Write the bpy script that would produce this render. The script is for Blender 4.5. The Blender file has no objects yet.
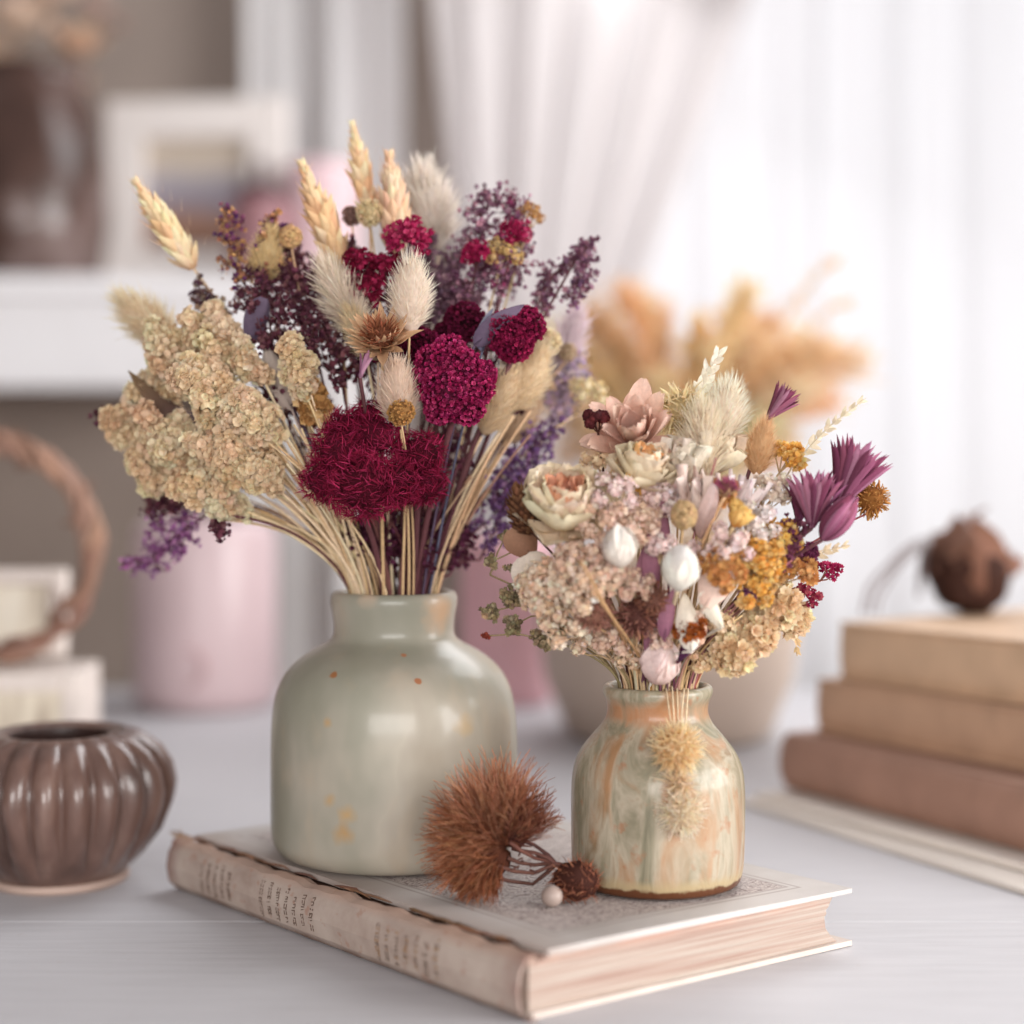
import bpy, bmesh, math, random
import numpy as np
from mathutils import Vector, Matrix

random.seed(11)
RNG = np.random.default_rng(7)
SC = bpy.context.scene
COL = SC.collection
PI = math.pi
FPX = 1640.0                      # focal length in pixels of the 1024 px frame
CAM_Z = 0.23
PITCH = math.atan(42.0 / FPX)     # horizon a little above the middle of the frame


# ------------------------------------------------------------------ helpers
def lin(r, g, b):
    f = lambda v: (v / 12.92 if v <= 0.04045 else ((v + 0.055) / 1.055) ** 2.4)
    return np.array([f(r / 255), f(g / 255), f(b / 255)])


def P(px, py, Y):
    """the point at depth Y that the photograph shows at (px, py)"""
    x, z = (px - 512) / FPX, (512 - py) / FPX
    dy = math.cos(PITCH) + z * math.sin(PITCH)
    dz = -math.sin(PITCH) + z * math.cos(PITCH)
    return np.array([x * Y / dy, Y, CAM_Z + dz * Y / dy])


def nrm(v):
    v = np.asarray(v, float)
    return v / (np.linalg.norm(v) + 1e-12)


def frame(z, roll=0.0):
    z = nrm(z)
    a = np.array([0, 0, 1.0]) if abs(z[2]) < 0.9 else np.array([1.0, 0, 0])
    x = nrm(np.cross(a, z))
    y = np.cross(z, x)
    c, s = math.cos(roll), math.sin(roll)
    return np.stack([c * x + s * y, -s * x + c * y, z], axis=1)


def frames(N, roll):
    N = N / (np.linalg.norm(N, axis=1, keepdims=True) + 1e-12)
    A = np.where(np.abs(N[:, 2:3]) < 0.9, [[0, 0, 1.0]], [[1.0, 0, 0]])
    X = np.cross(A, N)
    X /= np.linalg.norm(X, axis=1, keepdims=True) + 1e-12
    Y = np.cross(N, X)
    c, s = np.cos(roll)[:, None], np.sin(roll)[:, None]
    return np.stack([c * X + s * Y, -s * X + c * Y, N], axis=2)


def rz(a):
    c, s = math.cos(a), math.sin(a)
    return np.array([[c, -s, 0], [s, c, 0], [0, 0, 1.0]])


def rx(a):
    c, s = math.cos(a), math.sin(a)
    return np.array([[1.0, 0, 0], [0, c, -s], [0, s, c]])


def fib(n, jitter=0.0):
    i = np.arange(n) + 0.5
    ph = np.arccos(1 - 2 * i / n)
    th = PI * (1 + 5 ** 0.5) * i
    d = np.stack([np.cos(th) * np.sin(ph), np.sin(th) * np.sin(ph), np.cos(ph)], axis=1)
    if jitter:
        d = d + RNG.normal(0, jitter, d.shape)
        d /= np.linalg.norm(d, axis=1, keepdims=True)
    return d


def jit(c, n, a=0.10):
    """n jittered copies of one colour or of colours picked from a list"""
    c = np.atleast_2d(np.asarray(c))
    k = RNG.integers(0, len(c), n)
    return np.clip(c[k] * (1 + RNG.normal(0, a, (n, 1))) * (1 + RNG.normal(0, a * 0.3, (n, 3))), 0.001, 0.98)


class MB:
    """collects vertices, faces and vertex colours for ONE mesh"""

    def __init__(s):
        s.V, s.T, s.Q, s.C, s.n = [], [], [], [], 0

    def add(s, V, F, C):
        V = np.asarray(V, float).reshape(-1, 3)
        F = np.asarray(F, int)
        C = np.asarray(C, float)
        C = C * np.minimum(1, .84 / (C.max(axis=-1, keepdims=True) + 1e-9))   # keep the hue of bright pigments
        if C.ndim == 1:
            C = np.tile(C, (len(V), 1))
        s.V.append(V)
        s.C.append(C)
        if len(F):
            (s.T if F.shape[1] == 3 else s.Q).append(F + s.n)
        s.n += len(V)

    def many(s, tv, tf, tt, pos, R, sc, c0, c1=None):
        """copies of a template: tv verts, tf faces, tt 0..1 along it; pos (n,3), R (n,3,3), sc (n,) or (n,3), colours c0 (n,3) at the base, c1 at the tip"""
        n = len(pos)
        if n == 0:
            return
        sc = np.asarray(sc, float)
        if sc.ndim == 1:
            sc = sc[:, None]
        loc = tv[None] * sc[:, None, :]
        V = np.einsum('nij,nkj->nki', R, loc) + pos[:, None, :]
        if c1 is None:
            c1 = c0
        t = tt[None, :, None]
        C = c0[:, None, :] * (1 - t) + c1[:, None, :] * t
        F = tf[None] + (np.arange(n) * len(tv))[:, None, None]
        s.add(V.reshape(-1, 3), F.reshape(-1, tf.shape[1]), C.reshape(-1, 3))

    def tube(s, pts, rad, n=5, c0=(.5, .4, .3), c1=None, cap=True):
        pts = np.asarray(pts, float)
        m = len(pts)
        rad = np.full(m, rad) if np.isscalar(rad) else np.asarray(rad, float)
        d = np.gradient(pts, axis=0)
        d /= np.linalg.norm(d, axis=1, keepdims=True) + 1e-12
        x = frame(d[0])[:, 0]
        V, C = [], []
        c0 = np.asarray(c0, float)
        c1 = c0 if c1 is None else np.asarray(c1, float)
        a = np.arange(n) * 2 * PI / n
        for i in range(m):
            x = x - d[i] * np.dot(x, d[i])
            x = nrm(x)
            y = np.cross(d[i], x)
            V.append(pts[i] + rad[i] * (np.cos(a)[:, None] * x + np.sin(a)[:, None] * y))
            t = i / max(1, m - 1)
            C.append(np.tile(c0 * (1 - t) + c1 * t, (n, 1)))
        F = [[i * n + k, i * n + (k + 1) % n, (i + 1) * n + (k + 1) % n, (i + 1) * n + k] for i in range(m - 1) for k in range(n)]
        s.add(np.concatenate(V), F, np.concatenate(C))
        if cap and n == 4:
            pass
        if cap and n != 4:
            e = [pts[0] - d[0] * rad[0] * .3, pts[-1] + d[-1] * rad[-1] * .5]
            b = s.n
            s.add(e, np.zeros((0, 3), int), np.stack([c0, c1]))
            o = b - m * n
            s.T.append(np.array([[b, o + (k + 1) % n, o + k] for k in range(n)] + [[b + 1, o + (m - 1) * n + k, o + (m - 1) * n + (k + 1) % n] for k in range(n)]))

    def box(s, c, d, col=(.8, .8, .8), R=None):
        c, d = np.asarray(c, float), np.asarray(d, float) / 2
        V = np.array([[x, y, z] for x in (-1, 1) for y in (-1, 1) for z in (-1, 1)]) * d
        if R is not None:
            V = V @ R.T
        s.add(V + c, [[0, 1, 3, 2], [4, 6, 7, 5], [0, 4, 5, 1], [2, 3, 7, 6], [0, 2, 6, 4], [1, 5, 7, 3]], col)

    def lathe(s, prof, n=64, c=(0, 0, 0), col=(.8, .8, .8), fn=None):
        """prof: (r, z) pairs; fn(angle, r, z) may change the radius"""
        c = np.asarray(c, float)
        a = np.arange(n) * 2 * PI / n
        V = []
        for r, z in prof:
            rr = np.full(n, float(r)) if fn is None else np.array([fn(t, r, z) for t in a])
            V.append(np.stack([rr * np.cos(a), rr * np.sin(a), np.full(n, z)], axis=1))
        m = len(prof)
        F = [[i * n + k, i * n + (k + 1) % n, (i + 1) * n + (k + 1) % n, (i + 1) * n + k] for i in range(m - 1) for k in range(n)]
        s.add(np.concatenate(V) + c, F, col)

    def ico(s, c, r, col, sub=2, amp=0.0, fr=3.0, sq=(1, 1, 1), R=None, ph=0.0):
        V, F = ICO(sub)
        V = V * (1 + amp * wob(V * fr, ph))[:, None] * np.asarray(sq, float) * r
        if R is not None:
            V = V @ R.T
        s.add(V + np.asarray(c), F, col)

    def build(s, name, mat, parent=None, smooth=True, origin=None, bevel=0.0, sub=0):
        me = bpy.data.meshes.new(name)
        V = np.concatenate(s.V)
        o = np.array(parent.location) if (parent is not None and origin is None) else (np.zeros(3) if origin is None else np.asarray(origin, float))
        if parent is not None and parent.parent is not None and origin is None:
            o = np.array(parent.parent.location) + np.array(parent.location)
        V = V - o
        T = np.concatenate(s.T) if s.T else np.zeros((0, 3), int)
        Q = np.concatenate(s.Q) if s.Q else np.zeros((0, 4), int)
        me.vertices.add(len(V))
        me.vertices.foreach_set('co', V.astype(np.float32).ravel())
        nl = T.size + Q.size
        me.loops.add(nl)
        me.loops.foreach_set('vertex_index', np.concatenate([T.ravel(), Q.ravel()]).astype(np.int32))
        tot = np.concatenate([np.full(len(T), 3), np.full(len(Q), 4)]).astype(np.int32)
        me.polygons.add(len(tot))
        me.polygons.foreach_set('loop_start', (np.cumsum(tot) - tot).astype(np.int32))
        me.polygons.foreach_set('use_smooth', np.full(len(tot), smooth))
        me.update(calc_edges=True)
        me.validate()
        ca = me.color_attributes.new('Col', 'FLOAT_COLOR', 'POINT')
        ca.data.foreach_set('color', np.concatenate([np.concatenate(s.C), np.ones((len(V), 1))], axis=1).astype(np.float32).ravel())
        me.materials.append(mat)
        ob = bpy.data.objects.new(name, me)
        COL.objects.link(ob)
        if parent is not None:
            ob.parent = parent
        elif origin is not None:
            ob.location = origin
        if bevel:
            m = ob.modifiers.new('bevel', 'BEVEL')
            m.width, m.segments, m.limit_method = bevel, 3, 'ANGLE'
        if sub:
            m = ob.modifiers.new('sub', 'SUBSURF')
            m.levels = m.render_levels = sub
        return ob


_ico = {}


def ICO(sub):
    if sub not in _ico:
        bm = bmesh.new()
        bmesh.ops.create_icosphere(bm, subdivisions=sub, radius=1)
        bm.verts.ensure_lookup_table()
        _ico[sub] = (np.array([v.co[:] for v in bm.verts]), np.array([[v.index for v in f.verts] for f in bm.faces]))
        bm.free()
    return _ico[sub]


def wob(p, ph=0.0):
    x, y, z = p[:, 0] + ph, p[:, 1] + ph * 1.7, p[:, 2] - ph
    return 0.5 * (np.sin(x * 1.7 + 1.3 * np.sin(y * 1.1)) + np.sin(y * 2.1 + 1.1 * np.sin(z * 1.4)) * .8 + np.sin(z * 1.9 + np.sin(x * 1.3)) * .8)


def thing(name, label, cat, loc, group=None):
    o = bpy.data.objects.new(name, None)
    o.empty_display_size = 0.01
    COL.objects.link(o)
    o.location = [float(v) for v in loc]
    o['label'], o['category'] = label, cat
    if group:
        o['group'] = group
    return o


def tag(o, label, cat, group=None):
    o['label'], o['category'] = label, cat
    if group:
        o['group'] = group
    return o


def struct(o):
    o['kind'] = 'structure'
    return o


# ---------------------------------------------------------------- materials
class NT:
    def __init__(s, name):
        s.m = bpy.data.materials.new(name)
        s.m.use_nodes = True
        s.t = s.m.node_tree
        s.b = s.t.nodes['Principled BSDF']
        s.out = s.t.nodes['Material Output']

    def n(s, kind, **kw):
        nd = s.t.nodes.new(kind)
        for k, v in kw.items():
            if k.startswith('i_'):
                nd.inputs[k[2:].replace('_', ' ')].default_value = v
            else:
                setattr(nd, k, v)
        return nd

    def l(s, a, b):
        s.t.links.new(a, b)

    def ramp(s, fac, stops):
        r = s.n('ShaderNodeValToRGB')
        e = r.color_ramp.elements
        while len(e) < len(stops):
            e.new(0.5)
        for x, (p, c) in zip(e, stops):
            x.position = p
            x.color = (*c, 1) if len(c) == 3 else c
        s.l(fac, r.inputs[0])
        return r.outputs[0]

    def noise(s, scale, vec=None, stretch=None, detail=4.0, rough=.55, dist=0.0):
        nd = s.n('ShaderNodeTexNoise')
        nd.inputs['Scale'].default_value = scale
        nd.inputs['Detail'].default_value = detail
        nd.inputs['Roughness'].default_value = rough
        nd.inputs['Distortion'].default_value = dist
        if vec is None:
            vec = s.n('ShaderNodeTexCoord').outputs['Object']
        if stretch is not None:
            mp = s.n('ShaderNodeMapping')
            mp.inputs['Scale'].default_value = stretch
            s.l(vec, mp.inputs[0])
            vec = mp.outputs[0]
        s.l(vec, nd.inputs['Vector'])
        return nd.outputs['Fac']

    def mix(s, fac, a, b, blend='MIX'):
        nd = s.n('ShaderNodeMix', data_type='RGBA', blend_type=blend)
        for v, i in ((fac, 0), (a, 6), (b, 7)):
            if isinstance(v, (int, float)):
                nd.inputs[i].default_value = v
            elif isinstance(v, (tuple, list, np.ndarray)):
                nd.inputs[i].default_value = (*[float(x) for x in v][:3], 1)
            else:
                s.l(v, nd.inputs[i])
        return nd.outputs[2]

    def math(s, op, a, b=0.0, c=0.0):
        nd = s.n('ShaderNodeMath', operation=op)
        for i, v in enumerate((a, b, c)):
            if isinstance(v, (int, float)):
                nd.inputs[i].default_value = v
            else:
                s.l(v, nd.inputs[i])
        return nd.outputs[0]

    def mapr(s, v, a, b, c=0.0, d=1.0):
        nd = s.n('ShaderNodeMapRange')
        nd.inputs[1].default_value, nd.inputs[2].default_value, nd.inputs[3].default_value, nd.inputs[4].default_value = a, b, c, d
        s.l(v, nd.inputs[0])
        return nd.outputs[0]

    def color(s, c):
        if isinstance(c, (tuple, list, np.ndarray)):
            s.b.inputs['Base Color'].default_value = (*[float(x) for x in c], 1)
        else:
            s.l(c, s.b.inputs['Base Color'])

    def bump(s, h, strength=.3, dist=.002):
        nd = s.n('ShaderNodeBump')
        nd.inputs['Strength'].default_value = strength
        nd.inputs['Distance'].default_value = dist
        s.l(h, nd.inputs['Height'])
        s.l(nd.outputs[0], s.b.inputs['Normal'])

    def set(s, rough=.6, spec=.5, coat=0.0, metal=0.0):
        s.b.inputs['Roughness'].default_value = rough
        s.b.inputs['Specular IOR Level'].default_value = spec
        s.b.inputs['Coat Weight'].default_value = coat
        s.b.inputs['Metallic'].default_value = metal
        return s

    def spot(s, base, loc, r, col, soft=.5, dist=None):
        vec = s.n('ShaderNodeTexCoord').outputs['Object']
        if dist is not None:
            nz = s.n('ShaderNodeTexNoise')
            nz.inputs['Scale'].default_value = dist
            s.l(vec, nz.inputs['Vector'])
            ad = s.n('ShaderNodeVectorMath', operation='MULTIPLY_ADD')
            s.l(nz.outputs['Color'], ad.inputs[0])
            ad.inputs[1].default_value = (r * .9,) * 3
            s.l(vec, ad.inputs[2])
            vec = ad.outputs[0]
            loc = [x + r * .45 for x in loc]
        d = s.n('ShaderNodeVectorMath', operation='DISTANCE')
        s.l(vec, d.inputs[0])
        d.inputs[1].default_value = [float(x) for x in loc]
        f = s.mapr(d.outputs['Value'], r * (1 - soft), r, 1, 0)
        return s.mix(f, base, col)


def vcol_mat(name, rough=.8, trans=.25, var=.18, scale=900, spec=.2, bump=0.0):
    """natural pigment, plus painted crevice shade on the cockscombs, carried by the mesh's colour attribute, with a little mottling; thin petals let light through"""
    s = NT(name)
    at = s.n('ShaderNodeAttribute', attribute_name='Col').outputs['Color']
    nz = s.noise(scale, detail=2)
    f = s.mapr(nz, .25, .75, 1 - var, 1 + var * .4)
    cm = s.n('ShaderNodeVectorMath', operation='SCALE')
    s.l(at, cm.inputs[0])
    s.l(f, cm.inputs['Scale'])
    s.color(cm.outputs[0])
    s.set(rough, spec)
    if bump:
        s.bump(nz, bump, .001)
    if trans:
        tr = s.n('ShaderNodeBsdfTranslucent')
        s.l(cm.outputs[0], tr.inputs[0])
        mx = s.n('ShaderNodeMixShader')
        mx.inputs[0].default_value = trans
        s.l(s.b.outputs[0], mx.inputs[1])
        s.l(tr.outputs[0], mx.inputs[2])
        s.l(mx.outputs[0], s.out.inputs[0])
    return s.m


def plain(name, c, rough=.6, spec=.4, var=.08, scale=40, coat=0.0, metal=0.0, stretch=None):
    s = NT(name)
    nz = s.noise(scale, stretch=stretch)
    c = np.asarray(c)
    s.color(s.ramp(nz, [(.3, np.clip(c * (1 - var), 0, 1)), (.7, np.clip(c * (1 + var), 0, 1))]))
    s.set(rough, spec, coat, metal)
    return s.m


MP = vcol_mat('dried_petal', .75, .28, .12, 700)
MF = vcol_mat('dried_floret', .85, .32, .2, 1500)
MH = vcol_mat('soft_hair', .8, .45, .1, 500)
MS = vcol_mat('dried_stalk', .7, 0.0, .2, 600)
# =========================================================== camera and light
cam = bpy.data.cameras.new('camera')
cam_o = bpy.data.objects.new('camera', cam)
COL.objects.link(cam_o)
cam_o.location = (0, 0, CAM_Z)
cam_o.rotation_euler = (PI / 2 - PITCH, 0, 0)
cam.sensor_width = 36
cam.lens = FPX / 1024 * 36
cam.clip_start, cam.clip_end = 0.02, 50
cam.dof.use_dof = True
cam.dof.focus_distance = 0.795
cam.dof.aperture_fstop = cam.lens / 25.0
SC.camera = cam_o

SC.view_settings.view_transform = 'Standard'
SC.view_settings.look = 'None'
SC.view_settings.exposure = 0.09

w = bpy.data.worlds.new('world')
SC.world = w
w.use_nodes = True
bg = w.node_tree.nodes['Background']
bg.inputs[0].default_value = (0.95, 0.92, 0.95, 1)
bg.inputs[1].default_value = 0.34


def area(name, loc, target, size, energy, col):
    l = bpy.data.lights.new(name, 'AREA')
    l.shape = 'RECTANGLE'
    l.size, l.size_y = size
    l.energy = energy
    l.color = col
    o = bpy.data.objects.new(name, l)
    COL.objects.link(o)
    o.location = loc
    o.rotation_euler = (Vector(target) - Vector(loc)).to_track_quat('-Z', 'Y').to_euler()
    return o


area('daylight_behind_curtain', (0.75, 3.1, 1.0), (0.72, 2.2, 0.75), (2.2, 2.2), 23, (1.0, 0.995, 0.99))
area('window_light', (0.45, 1.65, 1.05), (0.05, 1.0, 0.1), (1.1, 0.6), 11, (0.97, 0.98, 1.0))
area('side_window_light', (1.75, 0.15, 0.52), (0.0, 0.87, 0.20), (1.4, 0.8), 46, (1.0, 0.985, 0.97))
area('front_fill_light', (0.0, -0.72, 0.38), (-0.02, 0.95, 0.30), (1.2, 0.45), 18, (1.0, 0.97, 0.95))  # low fill added on the camera side to brighten the flowers

# ================================================================ the setting
m_wall = plain('taupe_plaster', lin(164, 150, 141), .9, .2, .05, 6)
m_floor = plain('oak_floor', lin(140, 115, 95), .6, .4, .15, 8, stretch=(1, 12, 1))
m_white = plain('white_paint', lin(240, 238, 239), .5, .4, .02, 20)

b = MB()
b.box((0, 0.9, -0.77), (5.0, 3.6, 0.04))
struct(b.build('floor', m_floor, smooth=False))
b = MB()
WX0, WX1, WZ0, WZ1 = -0.055, 1.75, -0.02, 2.0     # window opening
b.box(((-2.5 + WX0) / 2, 2.45, 0.775), (2.5 + WX0, .1, 3.05))
b.box(((2.5 + WX1) / 2, 2.45, 0.775), (2.5 - WX1, .1, 3.05))
b.box(((WX0 + WX1) / 2, 2.45, (WZ0 - .75) / 2), (WX1 - WX0, .1, WZ0 + .75))
b.box(((WX0 + WX1) / 2, 2.45, (WZ1 + 2.3) / 2), (WX1 - WX0, .1, 2.3 - WZ1))
struct(b.build('wall_back', m_wall, smooth=False))
b = MB()
b.box((-2.5, 0.9, 0.775), (.1, 3.0, 3.05))
struct(b.build('wall_left', m_wall, smooth=False))

# window: frame with mullions, one pane, behind the sheers
b = MB()
for x in (WX0 + .03, WX1 - .03, (WX0 + WX1) / 2):
    b.box((x, 2.45, (WZ0 + WZ1) / 2), (.06, .07, WZ1 - WZ0))
for z in (WZ0 + .03, WZ1 - .03, 1.3):
    b.box(((WX0 + WX1) / 2, 2.45, z), (WX1 - WX0, .066, .06))
win = struct(b.build('window_1', m_white, smooth=False))
gl = NT('window_glass')
gl.color((1, 1, 1))
gl.set(.02, .5)
tr = gl.n('ShaderNodeBsdfTransparent')
mx = gl.n('ShaderNodeMixShader')
mx.inputs[0].default_value = .93
gl.l(gl.b.outputs[0], mx.inputs[1])
gl.l(tr.outputs[0], mx.inputs[2])
gl.l(mx.outputs[0], gl.out.inputs[0])
b = MB()
b.box(((WX0 + WX1) / 2, 2.46, (WZ0 + WZ1) / 2), (WX1 - WX0 - .1, .006, WZ1 - WZ0 - .1))
b.build('window_pane', gl.m, win, smooth=False)


# ------------------------------------------------------------------- curtains
def cloth_mat(name, c, trans):
    s = NT(name)
    nz = s.noise(300, stretch=(1, 1, .05), detail=2)
    cc = s.mix(s.mapr(nz, .3, .7, 0, .10), tuple(c), tuple(c * .8))
    s.color(cc)
    s.set(.9, .1)
    t = s.n('ShaderNodeBsdfTranslucent')
    s.l(cc, t.inputs[0])
    m = s.n('ShaderNodeMixShader')
    m.inputs[0].default_value = trans
    s.l(s.b.outputs[0], m.inputs[1])
    s.l(t.outputs[0], m.inputs[2])
    s.l(m.outputs[0], s.out.inputs[0])
    return s.m


def curtain(name, xl, xr, Y, z0, z1, folds, amp, mat, label, nx=160, nz=40, col=(.9, .9, .9)):
    """xl, xr: functions of z giving the two edges"""
    b = MB()
    u = np.linspace(0, 1, nx)
    V = []
    for z in np.linspace(z0, z1, nz):
        a, c = xl(z), xr(z)
        k = (c - a)
        x = a + u * k + .006 * np.sin(u * folds * 2 * PI * 2 + 1)
        y = Y + amp * np.sin(u * folds * 2 * PI + .5 * np.sin(z * 3)) + amp * .45 * np.sin(u * folds * 4.6 * PI + z * 1.5)
        V.append(np.stack([x, y, np.full(nx, z)], axis=1))
    F = [[j * nx + i, j * nx + i + 1, (j + 1) * nx + i + 1, (j + 1) * nx + i] for j in range(nz - 1) for i in range(nx - 1)]
    b.add(np.concatenate(V), F, col)
    o = b.build(name, mat)
    tag(o, label, 'curtain')
    return o


m_sheer = cloth_mat('sheer_voile', lin(234, 234, 237), .27)
m_drape = cloth_mat('pale_linen', lin(224, 218, 217), .42)
m_panel = cloth_mat('white_linen', lin(244, 242, 242), .15)
curtain('sheer_curtain', lambda z: -0.03, lambda z: 1.8, 2.24, -.35, 2.1, 15, .006, m_sheer,
        'bright white sheer curtain hanging in front of the window', nx=420)
kz = [(-.35, -.03, .13), (.25, -.03, .10), (.45, -.07, .155), (.86, -.11, .31), (2.1, -.13, .85)]


def edge(k):
    zs = [q[0] for q in kz]
    return lambda z: float(np.interp(z, zs, [q[k] for q in kz]))


curtain('tied_curtain', edge(1), edge(2), 2.10, -.35, 2.1, 5, .009, m_drape, 'pinkish grey linen curtain drawn aside, its edge slanting across the window', nx=200)
curtain('linen_curtain', lambda z: -.375, lambda z: -.15, 2.27, -.35, 2.1, 1.15, .03, m_panel, 'white linen curtain panel beside the dark gap at the window edge', nx=120)

# ---------------------------------------------------------------------- table
tw = NT('white_washed_wood')
nz = tw.noise(14, stretch=(1.2, 14, 6), detail=6)
nz2 = tw.noise(220, detail=3)
cc = tw.ramp(nz, [(.3, lin(188, 186, 189)), (.62, lin(196, 194, 197))])
cc = tw.mix(tw.mapr(nz2, .62, .72, 0, .35), cc, tuple(lin(186, 178, 176)))
tw.color(cc)
tw.set(.55, .35)
tw.bump(nz, .25, .001)
TT = 0.022
t = thing('table', 'white washed wooden table carrying the vases and books', 'table', (0.1, 1.05, -0.75))
ang = -.0
for k, (y0, y1) in enumerate([(.30, .52), (.52, .83), (.83, 1.14), (1.14, 1.45), (1.45, 1.72)]):
    b = MB()
    b.box((0.1, (y0 + y1) / 2, -TT / 2), (2.7, y1 - y0 - .0004, TT))
    b.build('tabletop_board', tw.m, t, smooth=False, bevel=.0005)
for sx in (-1, 1):
    for y in (.40, 1.62):
        b = MB()
        b.tube([(0.1 + sx * 1.22, y, -.75), (0.1 + sx * 1.22, y, -.3), (0.1 + sx * 1.22, y, -TT - .075)], [.022, .034, .036], 12, (.8, .8, .8))
        b.build('leg', tw.m, t)
b = MB()
for y in (.40, 1.62):
    b.box((0.1, y, -TT - .04), (2.40, .02, .08))
for sx in (-1, 1):
    b.box((0.1 + sx * 1.21, 1.01, -TT - .041), (.02, 1.20, .08))
b.build('apron', tw.m, t, smooth=False)

# ---------------------------------------------------------------------- shelf
zt, zb = P(100, 276, 1.98)[2], P(100, 388, 1.98)[2]
xr_ = P(262, 300, 1.98)[0]
b = MB()
sh = thing('wall_shelf', 'thick white wall shelf with the frame and dark vase on it', 'shelf', (-1.2, 2.2, zb))
b.box(((-2.3 + xr_) / 2, 2.185, zt - .012), (xr_ + 2.3, .43, .024))
b.build('shelf_board', m_white, sh, smooth=False, bevel=.003)
b = MB()
b.box(((-2.3 + xr_) / 2, 2.0, (zb + zt - .024) / 2), (xr_ + 2.3 - .012, .03, zt - .024 - zb))
b.build('front_board', m_white, sh, smooth=False, bevel=.003)
b = MB()
b.box((xr_ - .021, 2.208, (zb + zt - .024) / 2), (.03, .384, zt - .025 - zb))
b.build('end_board', m_white, sh, smooth=False, bevel=.003)
SHZ = zt

# ------------------------------------------------- things standing on the shelf
# big dark vase with pale dried flowers
YV = 2.10
s_ = YV / FPX
cx, = [P(28, 270, YV)[0]]
dv = NT('dark_glaze')
nz = dv.noise(9, detail=3)
dv.color(dv.ramp(nz, [(.25, lin(44, 30, 26)), (.5, lin(78, 55, 47)), (.75, lin(146, 128, 124))]))
dv.set(.22, .5)
t = thing('dark_vase', 'large dark brown glazed vase at the end of the white shelf', 'vase', (cx, YV, SHZ))
prof = [(.0, .001), (62, .001), (72, 8), (80, 60), (78, 120), (70, 170), (58, 195), (52, 205), (58, 214), (52, 212), (46, 200), (55, 180), (0, 150)]
b = MB()
b.lathe([(r * s_, z * s_) for r, z in prof], 48, (cx, YV, SHZ))
b.build('vase_body', dv.m, t)
DARKV = (cx, YV, SHZ + 205 * s_)

# white picture frame, leaning back a little against the wall
YF = 2.12
s_ = YF / FPX
t = thing('picture_frame', 'white picture frame leaning on the shelf', 'picture frame', (P(195, 270, YF)[0], YF, SHZ))
Rf = rz(-.10) @ rx(-.08)
fw, fh, mw = 186 * s_, 190 * s_, 40 * s_


def fp(x, y, z):
    return np.array(t.location) + Rf @ np.array([x, y, z])


def fbox(bb, x, z, w_, h_, d_, y=0.0):
    bb.box(fp(x, y, z), (w_, d_, h_), R=Rf)


b = MB()
fbox(b, -fw / 2 + mw / 2, fh / 2, mw, fh, .03)
fbox(b, fw / 2 - mw / 2, fh / 2, mw, fh, .03)
fbox(b, 0, fh - mw / 2, fw - 2 * mw, mw, .03)
fbox(b, 0, mw / 2, fw - 2 * mw, mw, .03)
fm = plain('frame_white', lin(226, 218, 213), .5, .4, .03, 30)
b.build('frame', fm, t, smooth=False, bevel=.004)
pm = NT('faded_photograph')
tc = pm.n('ShaderNodeTexCoord').outputs['Object']
sp = pm.n('ShaderNodeSeparateXYZ')
pm.l(tc, sp.inputs[0])
fz = pm.mapr(sp.outputs[2], mw, fh - mw)
nz = pm.noise(25)
fz2 = pm.math('ADD', fz, pm.math('MULTIPLY', pm.math('SUBTRACT', nz, .5), .25))
pm.color(pm.ramp(fz2, [(.0, lin(120, 84, 66)), (.25, lin(170, 130, 110)), (.42, lin(150, 140, 150)), (.62, lin(165, 158, 164)), (.78, lin(196, 182, 166)), (1, lin(200, 186, 170))]))
pm.set(.4, .4)
b = MB()
fbox(b, 0, fh / 2, fw - 1.6 * mw, fh - 1.6 * mw, .006, .006)
b.build('picture', pm.m, t, smooth=False)

# mauve jar with a dark lid and a pink canister in front of the frame
m_mauve = plain('mauve_glaze', lin(150, 108, 112), .4, .4, .08, 10)
m_pink = plain('pink_glaze', lin(214, 184, 188), .42, .4, .04, 8)
m_dkl = plain('plum_lid', lin(82, 52, 56), .5, .4, .1, 20)


def jar(name, label, cat, px, Y, half, z0, h, mat, lid=None, group=None):
    s = Y / FPX
    x = P(px, 470, Y)[0]
    r = half * s
    t = thing(name, label, cat, (x, Y, z0))
    b = MB()
    b.lathe([(0, .0005), (r * .9, .0005), (r * .98, .006), (r, .02), (r, h - .018), (r * .95, h - .006), (r * .86, h), (r * .82, h - .003), (r * .8, h - .03), (0, h - .06)], 56, (x, Y, z0))
    b.build('body', mat, t)
    if lid is not None:
        b = MB()
        b.lathe([(0, h - .004), (r * .78, h - .004), (r * .8, h + .012), (r * .5, h + .02), (r * .15, h + .024), (r * .13, h + .034), (r * .2, h + .04), (r * .16, h + .05), (0, h + .052)], 40, (x, Y, z0))
        b.build('lid', lid, t)
    return t


jar('lidded_jar', 'mauve jar with a dark plum lid in front of the picture frame', 'jar', 262, 2.03, 31, SHZ, .098, m_mauve, m_dkl)
jar('small_canister', 'small pale pink canister on the end of the white shelf', 'canister', 322, 2.07, 40, SHZ - .0, .150, m_pink)
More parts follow.
